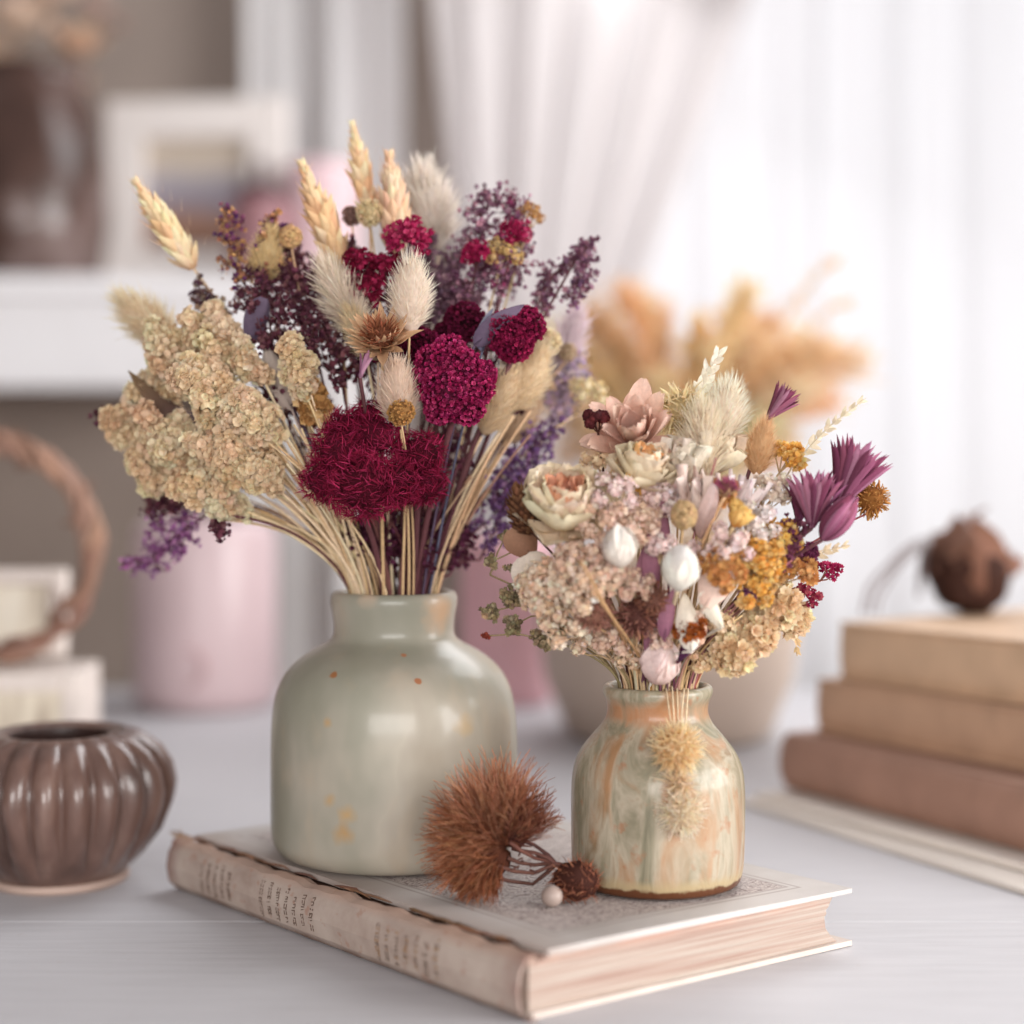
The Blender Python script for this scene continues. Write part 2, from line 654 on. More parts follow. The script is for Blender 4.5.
# the shelf board reaches under it
# ------------------------------------------------ pale pink canister on the table
YC = 1.60
t = jar('pink_canister', 'tall pale pink canister with a round embossed mark standing on the table', 'canister', 205, YC, 71, 0, .182, plain('dusty_pink_glaze', lin(212, 188, 190), .35, .5, .05, 6))
s_ = YC / FPX
c = P(188, 668, YC - .067)
b = MB()
R_ = frame((-.25, -1, 0))
th = np.linspace(0, 2 * PI, 33)
b.tube([c + R_ @ np.array([math.cos(a) * 17 * s_, math.sin(a) * 17 * s_, .001]) for a in th], .0018, 6, lin(205, 168, 170), cap=False)
b.build('embossed_ring', MS, t)
jar('pink_bottle', 'pink ceramic vase on the table behind the gap between the two flower vases', 'vase', 507, 1.62, 47, 0, .165, plain('rose_glaze', lin(216, 170, 176), .4, .4, .05, 6))

# --------------------------------------------------- beige pot with golden dry grass
YP = 1.42
s_ = YP / FPX
cx = P(668, 735, YP)[0]
t = thing('beige_pot', 'wide beige ceramic pot behind the small vase', 'pot', (cx, YP, 0))
b = MB()
b.lathe([(0, .001), (92 * s_, .001), (104 * s_, 8 * s_), (124 * s_, 60 * s_), (131 * s_, 115 * s_), (127 * s_, 150 * s_), (117 * s_, 172 * s_), (120 * s_, 180 * s_), (112 * s_, 180 * s_), (108 * s_, 170 * s_), (112 * s_, 140 * s_), (0, 120 * s_)], 64, (cx, YP, 0))
b.build('pot_body', plain('beige_glaze', lin(192, 174, 160), .45, .4, .05, 8), t)
GRASSPOT = (cx, YP, 180 * s_, 105 * s_)

# ------------------------------------------------------------ ribbed bowl
YB = .917
s_ = YB / FPX
c0 = P(60, 872, YB)
cx = c0[0]
rb = NT('brown_lustre_glaze')
tc = rb.n('ShaderNodeTexCoord').outputs['Object']
nz = rb.noise(40, stretch=(1, 1, .3), detail=4)
rb.color(rb.ramp(nz, [(.25, lin(66, 48, 42)), (.55, lin(108, 82, 73)), (.8, lin(142, 116, 105))]))
rb.set(.3, .5, .3)
t = thing('ribbed_bowl', 'round ribbed brown ceramic pot with a narrow dark opening', 'pot', (cx, YB, 0))
NR = 22


def rib(a, r, z):
    k = max(0.0, min(1.0, (z - .012) / .02)) * max(0.0, min(1.0, (.086 - z) / .010))
    return r * (1 + .13 * k * (abs(math.cos(a * NR / 2)) ** .8 - .7))


prof = [(0, .001), (62, .001), (64, 2), (64, 7), (68, 12), (84, 28), (100, 52), (110, 80), (112, 95), (108, 115), (97, 133), (82, 145), (66, 150), (55, 149), (49, 146)]
b = MB()
b.lathe([(r * s_, z * s_) for r, z in prof], 220, (cx, YB, 0), fn=rib)
b.build('bowl_body', rb.m, t)
b = MB()
b.lathe([(r * s_, z * s_) for r, z in [(49, 146), (47, 141), (60, 112), (84, 86), (70, 40), (50, 20), (0, 14)]], 220, (cx, YB, 0))
b.build('bowl_inside', plain('dark_inner_wall', lin(58, 40, 36), .4, .4, .1, 30), t)  # inner wall coloured darker than the outside
b = MB()
b.lathe([(60 * s_, 0.0), (66 * s_, .0), (69 * s_, 4 * s_), (67 * s_, 8 * s_), (60 * s_, 8 * s_)], 64, (cx, YB, 0))
b.build('foot_ring', plain('pale_foot', lin(190, 165, 152), .5, .4, .05, 20), t)

# ------------------------------------------- small frames and the twig wreath
YS = 1.22
s_ = YS / FPX
silver = plain('aged_white_wood', lin(214, 202, 194), .5, .4, .08, 40)
cream = NT('cream_print')
nz = cream.noise(18, stretch=(2.5, 1, .4), detail=2)
cream.color(cream.ramp(nz, [(.35, lin(232, 224, 208)), (.6, lin(216, 204, 184)), (.75, lin(150, 130, 112))]))
cream.set(.35, .4)


def small_frame(name, label, px0, px1, py0, py1, Y, z0, yaw, lean, bar, deep=.016):
    s = Y / FPX
    w_, h_ = (px1 - px0) * s, (py1 - py0) * s
    x = P((px0 + px1) / 2, 470, Y)[0]
    t = thing(name, label, 'picture frame', (x, Y, z0))
    R = rz(yaw) @ rx(-lean)
    o = np.array([x, Y, z0])
    b = MB()
    q = bar * s
    for (X, Z, a, c) in ((-w_ / 2 + q / 2, h_ / 2, q, h_), (w_ / 2 - q / 2, h_ / 2, q, h_), (0, q / 2, w_ - 2 * q, q), (0, h_ - q / 2, w_ - 2 * q, q)):
        b.box(o + R @ np.array([X, 0, Z]), (a, deep, c), R=R)
    b.build('frame', silver, t, smooth=False, bevel=.002)
    b = MB()
    b.box(o + R @ np.array([0, .003 if deep < .03 else .004 - deep / 2, h_ / 2]), (w_ - 1.4 * q, .005, h_ - 1.4 * q), R=R)
    b.build('picture', cream.m, t, smooth=False)
    return t


zl = P(0, 656, YS)[2]
small_frame('photo_frame', 'lower small white frame standing on the table behind the ribbed pot', -70, 88, 658, 775, YS - .02, 0.0, .06, .0, 19, .075)
small_frame('photo_frame', 'upper small white frame resting on the lower one beside the twig wreath', -70, 64, 568, 656, YS - .004, P(0, 656, YS)[2], .04, .12, 16)
# twig wreath leaning in front of the upper frame
YW = YS - .036
s_ = YW / FPX
c = P(-14, 548, YW)
wt = thing('twig_wreath', 'round wreath of twisted brown twigs leaning against the small frames', 'wreath', (c[0], YW, c[2] - .08))
for k in range(6):
    b = MB()
    th = np.linspace(0, 2 * PI, 90)
    rr = 106 * s_ + .0055 * np.cos(th * (5 + k % 3) + k * 1.05) + .002 * np.sin(th * 13 + k)
    yy = .006 * np.sin(th * (5 + k % 3) + k * 1.05) + .002 * np.sin(th * 11)
    pts = np.stack([c[0] + rr * np.cos(th), YW + yy, c[2] + rr * np.sin(th)], axis=1)
    b.tube(pts, .0031 + .0007 * math.sin(k), 7, jit(lin(168, 132, 114), 1)[0], jit(lin(152, 116, 98), 1)[0])
    for q in range(5):
        i = RNG.integers(0, 89)
        d = nrm(pts[i + 1] - pts[i]) * .02 + RNG.normal(0, .006, 3)
        b.tube([pts[i], pts[i] + d * .6, pts[i] + d + RNG.normal(0, .003, 3)], [.002, .0015, .0008], 5, lin(130, 96, 80))
    b.build('twig', MS, wt)

# ------------------------------------------------------------ stack of old books
m_page = NT('old_pages')
sp = m_page.n('ShaderNodeTexCoord').outputs['Object']
nz = m_page.noise(60, vec=sp, stretch=(.4, .4, 26), detail=5)
m_page.color(m_page.ramp(nz, [(.3, lin(196, 158, 130)), (.6, lin(222, 190, 164)), (.75, lin(232, 206, 184))]))
m_page.set(.85, .2)


def closed_book(label, corner, yaw, wid, dep, z0, h, cover, pages, name='book', sag=0.0, ov=.003):
    """corner: the far end of the long edge that shows; the long edge runs along yaw, the book's width lies to its side"""
    ex = np.array([math.cos(yaw), math.sin(yaw), 0])
    ey = np.array([-math.sin(yaw), math.cos(yaw), 0])
    o = np.array([corner[0], corner[1], z0])
    t = thing(name, label, 'book', o)
    R = np.stack([ex, ey, np.array([0, 0, 1.0])], axis=1)
    ct = .003
    b = MB()
    b.box(o + R @ np.array([wid / 2, dep / 2, ct / 2]), (wid, dep, ct), R=R)
    b.box(o + R @ np.array([wid / 2, dep / 2, h - ct / 2]), (wid, dep, ct), R=R)
    # rounded spine along the long edge that shows
    n = 12
    V, F = [], []
    for x in (0, wid):
        for i in range(n + 1):
            a = -PI / 2 + PI * i / n
            V.append(o + R @ np.array([x, .004 - sag * math.cos(a), h / 2 + math.sin(a) * h / 2]))
        for i in range(n + 1):
            a = -PI / 2 + PI * i / n
            V.append(o + R @ np.array([x, .006 - (sag - .002) * math.cos(a), h / 2 + math.sin(a) * (h / 2 - .002)]))
    m = 2 * (n + 1)
    for i in range(n):
        F += [[i, m + i, m + i + 1, i + 1], [n + 1 + i, n + 2 + i, m + n + 2 + i, m + n + 1 + i], [i, i + 1, n + 2 + i, n + 1 + i], [m + i, m + n + 1 + i, m + n + 2 + i, m + i + 1]]
    b.add(V, F, (.5, .4, .3))
    b.build('cover', cover, t, smooth=False, bevel=.0008)
    b = MB()
    b.box(o + R @ np.array([wid / 2, dep / 2 + .002, h / 2]), (wid - 2 * ov, dep - 2 * ov - .002, h - 2 * ct - .0002), R=R)
    b.build('page_block', pages, t, smooth=False)
    return t


def cov(name, c, rough=.6):
    return plain(name, c, rough, .35, .14, 30, stretch=(1, 1, .6))


pt = P(745, 800, 1.10)
# loose pad of paper underneath
for k, (off, ya, lab) in enumerate([(0, -1.10, 'lower sheet of cream paper lying under the stack of old books'), (.012, -1.04, 'upper sheet of cream paper directly under the thick brown book')]):
    ex = np.array([math.cos(ya), math.sin(ya), 0])
    ey = np.array([-math.sin(ya), math.cos(ya), 0])
    o = np.array([.155 + off, 1.12, .0005 + k * .0042])
    t_ = MB()
    nx, ny = 14, 10
    top, bot = [], []
    for i in range(nx + 1):
        for j in range(ny + 1):
            p = o + ex * (i / nx * .34) + ey * (j / ny * .24)
            lift = .0012 * math.sin(i * .9 + k) * (1 if j == 0 else .3) + .0012
            top.append(p + np.array([0, 0, .0026 + lift * .5]))
            bot.append(p)
    V = top + bot
    N = len(top)
    q = lambda i, j: i * (ny + 1) + j
    F = []
    for i in range(nx):
        for j in range(ny):
            F.append([q(i, j), q(i + 1, j), q(i + 1, j + 1), q(i, j + 1)])
            F.append([N + q(i, j), N + q(i, j + 1), N + q(i + 1, j + 1), N + q(i + 1, j)])
    for i in range(nx):
        F += [[q(i, 0), N + q(i, 0), N + q(i + 1, 0), q(i + 1, 0)], [q(i, ny), q(i + 1, ny), N + q(i + 1, ny), N + q(i, ny)]]
    for j in range(ny):
        F += [[q(0, j), q(0, j + 1), N + q(0, j + 1), N + q(0, j)], [q(nx, j), N + q(nx, j), N + q(nx, j + 1), q(nx, j + 1)]]
    t_.add(V, F, (.8, .78, .74))
    tag(t_.build('paper_sheet', plain('cream_paper' + 'ab'[k], lin(222 + 6 * k, 213 + 6 * k, 204 + 6 * k), .8, .2, .04, 20), smooth=False, origin=o), lab, 'paper')

BZ = .0095
closed_book('thick worn brown leather book at the bottom of the old book stack', (.190, 1.135), math.atan2(-.178, .099) , .30, .21, BZ, .0385, cov('worn_leather', lin(158, 122, 105)), m_page.m, sag=.010)
closed_book('middle book of the stack with a tan cloth cover', (.212, 1.135), math.atan2(-.150, .098), .29, .20, BZ + .0388, .037, cov('tan_cloth', lin(184, 149, 123)), m_page.m, sag=.005)
closed_book('topmost light tan book of the stack under the dried brown bloom', (.2265, 1.132), math.atan2(-.135, .092), .29, .20, BZ + .0388 + .0373, .0395, cov('light_tan_cloth', lin(200, 168, 139)), m_page.m, sag=.004)
STACK_Z = BZ + .0388 + .0373 + .0395

# ------------------------------------------------------ the book in front
BN = np.array([.0054, .6775, 0.0])
e1 = np.array([math.cos(math.radians(34.6)), math.sin(math.radians(34.6)), 0])
e2 = np.array([math.cos(math.radians(131.2)), math.sin(math.radians(131.2)), 0])
BW, BL, BT = .189, .288, .0285


def bk(p):
    p = np.asarray(p, float).reshape(-1, 3)
    return BN + p[:, 0:1] * e1 + p[:, 1:2] * e2 + p[:, 2:3] * np.array([0, 0, 1.0])


def set_bk(ob, loc):
    a = ob.data.attributes.new('bk', 'FLOAT_VECTOR', 'POINT')
    a.data.foreach_set('vector', np.asarray(loc, np.float32).ravel())


def bgrid(f, nu, nv):
    """a sheet of nu x nv cells: f(u, v) in the book's own coordinates"""
    L = np.array([f(i / nu, j / nv) for i in range(nu + 1) for j in range(nv + 1)])
    F = [[i * (nv + 1) + j, (i + 1) * (nv + 1) + j, (i + 1) * (nv + 1) + j + 1, i * (nv + 1) + j + 1] for i in range(nu) for j in range(nv)]
    return L, np.array(F)


bt = thing('antique_book', 'antique book with an engraved pale cover lying under both flower vases', 'book', BN)

# front cover: engraved panel inside a plain border
cm = NT('engraved_cover')
at = cm.n('ShaderNodeAttribute', attribute_name='bk').outputs['Vector']
sx = cm.n('ShaderNodeSeparateXYZ')
cm.l(at, sx.inputs[0])
X, Y_ = sx.outputs[0], sx.outputs[1]
dx = cm.math('SUBTRACT', cm.math('ABSOLUTE', cm.math('SUBTRACT', X, BW / 2 + .007)), BW / 2 - .026)
dy = cm.math('SUBTRACT', cm.math('ABSOLUTE', cm.math('SUBTRACT', Y_, BL / 2)), BL / 2 - .021)
dd = cm.math('MAXIMUM', dx, dy)                          # below 0 inside the panel
inside = cm.mapr(dd, 0.0, .0008, 1, 0)
n1 = cm.noise(110, vec=at, detail=4, rough=.6, dist=4.5)
n2 = cm.noise(380, vec=at, detail=3, dist=2.0)
eng = cm.ramp(n1, [(.36, lin(108, 92, 90)), (.46, lin(150, 134, 130)), (.53, lin(208, 198, 192)), (.60, lin(140, 124, 120)), (.7, lin(112, 96, 94))])
eng = cm.mix(cm.mapr(n2, .5, .66, 0, .35), eng, tuple(lin(200, 190, 184)))
big = cm.noise(14, vec=at, detail=4)
base = cm.ramp(big, [(.3, lin(176, 168, 162)), (.6, lin(196, 190, 186))])
col = cm.mix(cm.math('MULTIPLY', inside, .9), base, eng)
for lo in (.0012, .0052):
    ln = cm.math('MULTIPLY', cm.mapr(cm.math('ABSOLUTE', cm.math('SUBTRACT', dd, lo)), .0, .0012, 1, 0), .75)
    col = cm.mix(ln, col, tuple(lin(142, 126, 120)))
edge_ = cm.mapr(cm.math('ADD', X, cm.math('MULTIPLY', cm.math('SUBTRACT', big, .5), .02)), .008, .03, .55, 0)
col = cm.mix(edge_, col, tuple(lin(150, 126, 112)))
cm.color(col)
cm.set(.62, .35)
cm.bump(n1, .25, .0006)


def slab(name, mat, f_top, f_bot, nu, nv, parent):
    """closed sheet between two surfaces"""
    a, Fa = bgrid(f_top, nu, nv)
    c, Fc = bgrid(f_bot, nu, nv)
    n = len(a)
    L = np.concatenate([a, c])
    q = lambda i, j: i * (nv + 1) + j
    S = []
    for i in range(nu):
        S += [[q(i, 0), n + q(i, 0), n + q(i + 1, 0), q(i + 1, 0)], [q(i, nv), q(i + 1, nv), n + q(i + 1, nv), n + q(i, nv)]]
    for j in range(nv):
        S += [[q(0, j), q(0, j + 1), n + q(0, j + 1), n + q(0, j)], [q(nu, j), n + q(nu, j), n + q(nu, j + 1), q(nu, j + 1)]]
    b = MB()
    b.add(bk(L), np.concatenate([Fa, Fc[:, ::-1], np.array(S)]), (.8, .76, .7))
    o = b.build(name, mat, parent, smooth=False)
    set_bk(o, L)
    return o


def wav(v, k=0.0):
    return .0006 * math.sin(v * 31 + k) + .0004 * math.sin(v * 67 + 2 * k)


slab('front_cover', cm.m, lambda u, v: (.0115 + wav(v, 1) * (1 - u) * .6 + u * (BW + .004 - .0115), v * BL, BT + .0004 * math.sin(u * 5)),
     lambda u, v: (.0115 + wav(v, 1) * (1 - u) * .6 + u * (BW + .004 - .0115), v * BL, BT - .0027), 12, 60, bt)
slab('back_cover', plain('worn_board', lin(206, 192, 182), .7, .3, .08, 40), lambda u, v: (.004 + u * BW, v * BL, .0028), lambda u, v: (.004 + u * BW, v * BL, .0003), 4, 8, bt)

# spine: a rounded strip with a raised, ragged lip and a dark hinge groove
sm = NT('worn_spine')
at = sm.n('ShaderNodeAttribute', attribute_name='bk').outputs['Vector']
n1 = sm.noise(35, vec=at, detail=6, rough=.65)
n2 = sm.noise(160, vec=at, detail=3)
col = sm.ramp(n1, [(.28, lin(152, 132, 121)), (.5, lin(174, 157, 146)), (.7, lin(184, 169, 158))])
col = sm.mix(sm.mapr(n2, .62, .7, 0, .5), col, tuple(lin(158, 112, 92)))
sx = sm.n('ShaderNodeSeparateXYZ')
sm.l(at, sx.inputs[0])
zz = sm.math('ADD', sx.outputs[2], sm.math('MULTIPLY', sm.math('SUBTRACT', n1, .5), .008))
col = sm.mix(sm.mapr(zz, .0235, .0285, 0, .6), col, tuple(lin(168, 128, 106)))
col = sm.mix(sm.mapr(zz, .004, .0005, 0, .7), col, tuple(lin(112, 80, 66)))
ends = sm.math('MAXIMUM', sm.mapr(sx.outputs[1], .012, .002, 0, .7), sm.mapr(sx.outputs[1], BL - .012, BL - .001, 0, .6))
col = sm.mix(sm.math('MULTIPLY', ends, sm.mapr(n1, .4, .6)), col, tuple(lin(110, 62, 56)))
sm.color(col)
sm.set(.75, .25)
sm.bump(n1, .3, .001)


def spine_prof(u, v, k):
    # from under the book, round the back, over the lip and down into the groove
    pr = [(.006, .0004), (.0005, .0008), (-.0035, .005), (-.0050, .0135), (-.0038, .0212), (-.0008, .0265), (.0032, .0278), (.0068, .0268), (.0092, .0243)]
    t = u * (len(pr) - 1)
    i = min(int(t), len(pr) - 2)
    f = t - i
    x = pr[i][0] * (1 - f) + pr[i + 1][0] * f
    z = pr[i][1] * (1 - f) + pr[i + 1][1] * f
    rag = (.0005 * math.sin(v * 43) + .0004 * math.sin(v * 97 + 1)) * (1 if u > .6 else .15)
    return (x + k * .0012 + rag, v * (BL + .002) - .001, z + rag * .8 - k * .0008 + (.0012 * max(0, v - .93) / .07 if u > .6 else 0))


slab('spine', sm.m, lambda u, v: spine_prof(u, v, 0), lambda u, v: spine_prof(u, v, 1), 24, 70, bt)
# dark hinge bottom and torn leather shreds along it
b = MB()
L, F = bgrid(lambda u, v: (.006 + u * .009, .002 + v * (BL - .004), .0246 + .0003 * math.sin(v * 50)), 2, 40)
b.add(bk(L), F, lin(92, 66, 54))
for k in range(26):
    v = RNG.uniform(.0, 1)
    l = RNG.uniform(.008, .03)
    b.tube(bk([(.0100 + RNG.normal(0, .0008), v * BL + l * q, .0262 + .0010 * math.sin(q * 3) + RNG.uniform(0, .0009)) for q in (0, .33, .66, 1)]), [.0003, .0007, .0006, .0002], 4, jit(lin(140, 104, 82), 1, .2)[0])
b.build('hinge', MS, bt)
b = MB()
for q in range(3):
    b.tube(bk([(.004 + q * .002, BL - .004, .0268), (.002 + q * .002, BL + .004, .0282), (.001 + q * .003, BL + .009, .0302 + q * .0004)]), [.0012, .0009, .0002], 4, lin(176, 146, 122))
b.build('torn_leather', MS, bt)

# page block with a hollowed fore-edge
pg = NT('peach_pages')
at = pg.n('ShaderNodeAttribute', attribute_name='bk').outputs['Vector']
n1 = pg.noise(30, vec=at, stretch=(.22, .22, 22), detail=5, rough=.62)
n3 = pg.noise(30, vec=at, detail=3)
col = pg.ramp(n1, [(.28, lin(142, 108, 96)), (.45, lin(168, 146, 134)), (.6, lin(178, 165, 154)), (.75, lin(166, 140, 128))])
sx = pg.n('ShaderNodeSeparateXYZ')
pg.l(at, sx.inputs[0])
col = pg.mix(pg.math('MULTIPLY', pg.mapr(sx.outputs[2], .021, .0262, 0, .45), pg.mapr(n3, .35, .6)), col, tuple(lin(214, 156, 132)))
pg.color(col)
pg.set(.85, .2)
pg.bump(n1, .5, .001)


def pages(u, v, top):
    return (.004 + u * (BW - .004 - .004), .003 + v * (BL - .006), 0)


nz_ = 14
rows = []
for j in range(nz_ + 1):
    z = .0029 + (.0256 - .0029) * j / nz_
    t = j / nz_
    fx = BW - .006 - .0065 * math.sin(PI * min(1, max(0, t * .9 + .12))) + .005 * (1 - t) ** 3 + .0004 * math.sin(j * 2.3)
    ring = []
    for k in range(41):
        ring.append((.004 + (fx - .004) * k / 40, .0025 + .0002 * math.sin(j * 3.1 + k * .2), z))
    for k in range(1, 41):
        ring.append((fx, .0025 + (BL - .005) * k / 40, z))
    for k in range(1, 41):
        ring.append((fx - (fx - .004) * k / 40, BL - .0025, z))
    for k in range(1, 40):
        ring.append((.004, BL - .0025 - (BL - .005) * k / 40, z))
    rows.append(ring)
n = len(rows[0])
F = [[j * n + k, j * n + (k + 1) % n, (j + 1) * n + (k + 1) % n, (j + 1) * n + k] for j in range(nz_) for k in range(n)]
L = np.array([p for r in rows for p in r])
b = MB()
b.add(bk(L), F, (.9, .7, .6))
o = b.build('page_block', pg.m, bt, smooth=False)
set_bk(o, L)

# worn illegible lines of lettering running across the spine, three blocks
def spine_at(v, h):
    """a point just outside the spine's face at height h"""
    zs = [.0008, .005, .0135, .0212, .0265]
    xs = [.0005, -.0035, -.0050, -.0038, -.0008]
    return bk([(float(np.interp(h, zs, xs)) - .00014, v, h)])[0]


R3 = random.Random(5)
for (va, vb, nl, h0, h1, tint) in [(.222, .256, 5, .0050, .0235, 0), (.146, .198, 7, .0045, .0235, 0), (.050, .100, 7, .0048, .0235, 1)]:
    b = MB()
    for i in range(nl):
        v = va + (vb - va) * (i + .5) / nl
        h = h1 - R3.uniform(0, .003)
        end = h0 + R3.uniform(0, .003)
        while h > end:
            l = R3.uniform(.0007, .0018)
            cc = lin(104, 84, 72) if not tint or R3.random() < .6 else lin(150, 112, 70)
            sk = R3.uniform(-.0006, .0006)
            kind = R3.random()
            wdt = R3.uniform(.00018, .00028)
            pA, pB = spine_at(v - .0011, h), spine_at(v + .0011 + sk, h - l * .35)
            if kind < .7:
                b.tube([pA, (pA + pB) / 2, pB], wdt, 4, cc)
            if kind > .25:
                b.tube([spine_at(v - .0009, h), spine_at(v - .0010, h - l * .5), spine_at(v - .0008, h - l)], wdt, 4, cc)
            if kind > .6:
                b.tube([spine_at(v + .0009, h), spine_at(v + .0010, h - l * .5), spine_at(v + .0008, h - l)], wdt, 4, cc)
            h -= l + R3.uniform(.0001, .0005) + (.0010 if R3.random() < .12 else 0)
    b.build('lettering', MS, bt)
BOOK_Z = BT + .0005

# ------------------------------------------------------------- the two vases
LV = dict(x=(394 - 512) / FPX * .860, y=.860, s=.868 / FPX)
RV = dict(x=(658 - 512) / FPX * .798, y=.798, s=.798 / FPX)


def vz(V, py):
    return CAM_Z - (py - 470) * V['s']


def vase(name, label, V, prof, mat, rim_py, rim_r, fn=None):
    t = thing(name, label, 'vase', (V['x'], V['y'], BOOK_Z))
    k = (BOOK_Z - vz(V, prof[-1][1]))
    b = MB()
    outer = [(r * 1.015 * V['s'], vz(V, py) + (k * max(0, (py - rim_py - 150) / (prof[-1][1] - rim_py - 150)))) for r, py in prof]
    inner = [((r - 9) * V['s'], z) for r, z in [(p[0], vz(V, p[1])) for p in prof[1:-4]]]
    inner = [(max(r, .002), z) for r, z in inner] + [(0, BOOK_Z + .012)]
    inner = [(rim_r[1] * V['s'], vz(V, rim_py) - .0012)] + [(min(a, 1.0), z) for a, z in inner[1:]]
    pr = inner[::-1] + [((rim_r[0] + rim_r[1]) / 2 * V['s'], vz(V, rim_py) + .0004)] + outer + [(0, outer[-1][1])]
    b.lathe(pr, 128, (V['x'], V['y'], 0), fn=fn)
    b.build('vase_body', mat, t, sub=1)
    V['rim'] = vz(V, rim_py)
    V['rin'] = rim_r[1] * V['s']
    return t


vm = NT('sage_crackle_glaze')
n1 = vm.noise(12, stretch=(1, 1, .6), detail=4, rough=.55)
n2 = vm.noise(60, stretch=(1, 1, .5), detail=3)
col = vm.ramp(n1, [(.3, lin(132, 131, 115)), (.44, lin(148, 144, 129)), (.55, lin(168, 159, 144)), (.68, lin(146, 135, 120))])
col = vm.mix(vm.mapr(n2, .55, .75, 0, .35), col, tuple(lin(178, 158, 134)))
LPROF = [(59, 590), (62, 601), (58.5, 620), (58, 630), (60, 637), (84, 650), (97, 660), (107, 671), (114, 686), (118, 703), (120, 725), (120.5, 800), (119.5, 838), (110, 853)]


def lo(px, py, dy):
    """the glaze point seen at (px, py), in the vase's own coordinates"""
    for _ in range(12):
        p = P(px, py, LV['y'] - dy)
        row = 470 + (CAM_Z - p[2]) / LV['s']
        R_ = float(np.interp(row, [q[1] for q in LPROF], [q[0] for q in LPROF])) * 1.015 * LV['s']
        dy = math.sqrt(max(1e-8, R_ * R_ - (p[0] - LV['x']) ** 2))
    return (p[0] - LV['x'], -dy, p[2] - BOOK_Z)


for px, py, dy, r, c_, st in [(333, 675, .052, .0018, (150, 100, 62), .4), (347, 815, .060, .0042, (176, 146, 104), .9), (343, 834, .060, .0045, (170, 138, 96), .9), (465, 726, .053, .005, (178, 154, 120), .9),
                              (404, 655, .05, .0013, (166, 110, 76), .4), (418, 681, .061, .0015, (160, 104, 70), .4), (330, 800, .058, .003, (174, 146, 108), .9), (327, 723, .053, .0022, (172, 144, 106), .9)]:
    col = vm.spot(col, lo(px, py, dy), r * 1.5, tuple(lin(*c_)), st, 150)
col = vm.spot(col, lo(441, 612, .022), .013, tuple(lin(190, 158, 128)), .8, 120)
col = vm.spot(col, lo(368, 598, .031), .007, tuple(lin(180, 160, 138)), .9, 120)
col = vm.spot(col, (0, 0, -.048), .056, tuple(lin(170, 150, 130)), .12, 60)
vm.color(col)
vm.set(.42, .35, .32)
vm.b.inputs['Coat Roughness'].default_value = .16
vm.bump(n1, .15, .004)
vase('sage_vase', 'large pale sage glazed vase with rounded shoulders on the antique book', LV,
     [(59, 590), (61.5, 594), (62, 601), (60, 610), (58.5, 620), (58, 630), (60, 637), (68, 642), (84, 650), (97, 660), (107, 671), (114, 686), (118, 703), (120, 725), (120.5, 760), (120.5, 800), (120.5, 826), (119.5, 838), (116, 847), (110, 853), (103, 856)],
     vm.m, 590, (59, 52))

rm = NT('rusty_marbled_glaze')
n1 = rm.noise(58, stretch=(1, 1, .32), detail=6, rough=.62, dist=1.0)
n2 = rm.noise(52, stretch=(1.2, 1.2, .34), detail=5, dist=.9)
n3 = rm.noise(120, detail=3)
col = rm.ramp(n1, [(.3, lin(112, 108, 88)), (.43, lin(140, 132, 110)), (.55, lin(172, 160, 140)), (.66, lin(138, 118, 92))])
col = rm.mix(rm.mapr(n2, .52, .66, 0, .75), col, tuple(lin(166, 124, 88)))
col = rm.mix(rm.mapr(n3, .6, .7, 0, .55), col, tuple(lin(160, 100, 62)))
sx = rm.n('ShaderNodeSeparateXYZ')
rm.l(rm.n('ShaderNodeTexCoord').outputs['Object'], sx.inputs[0])
zr = RV['s']
zh = rm.math('ADD', sx.outputs[2], rm.math('MULTIPLY', rm.math('SUBTRACT', n3, .5), .006))
# rust below the lip, honey glaze pooled near the foot, bare brown foot
col = rm.mix(rm.math('MULTIPLY', rm.mapr(rm.math('ABSOLUTE', rm.math('SUBTRACT', zh, 174 * zr)), .002, .007, 1, 0), rm.mapr(n1, .35, .55, .25, .95)), col, tuple(lin(170, 122, 86)))
col = rm.mix(rm.mapr(zh, 22 * zr, 14 * zr, 0, .8), col, tuple(lin(172, 152, 116)))
col = rm.mix(rm.mapr(zh, 11 * zr, 8.5 * zr, 0, 1), col, tuple(lin(92, 54, 32)))
rm.color(col)
rm.set(.36, .3, .22)
rm.b.inputs['Coat Roughness'].default_value = .14
rm.bump(n1, .35, .003)


def facet(a, r, z):
    k = max(0, min(1, (z - BOOK_Z) / .02)) * max(0, min(1, (.105 - z) / .02))
    return r * (1 + .012 * k * math.sin(a * 7 + .6) + .008 * k * math.sin(a * 11 + 2))


vase('marbled_vase', 'small bottle vase with rust-streaked cream glaze on the antique book', RV,
     [(52, 685), (54.5, 688), (54.5, 694), (51, 699), (49.5, 706), (49.5, 714), (53, 722), (62, 733), (72, 745), (79, 756), (83.5, 769), (85.5, 785), (85.8, 810), (85.5, 840), (85.5, 860), (84, 869), (82.5, 875), (80, 878), (74, 879.5)],
     rm.m, 685, (52, 46), fn=facet)
# ==================================================================== flowers
def width_profile(u, tip):
    if tip == 'point':
        return np.clip(np.sin(PI * np.clip(u, 0, 1) ** .72), 0, 1) ** .85 * (1 - .0 * u) + .06 * (1 - u)
    if tip == 'blade':
        return np.clip(.35 + .65 * np.sin(PI * .5 * np.clip(u / .5, 0, 1)), 0, 1) * np.clip((1 - u) / .22, 0, 1) ** .7
    return (.30 + .70 * np.sin(PI / 2 * np.clip(u / .62, 0, 1))) * np.sqrt(np.clip(1 - np.clip((u - .55) / .47, 0, 1) ** 2, 0.0, 1))


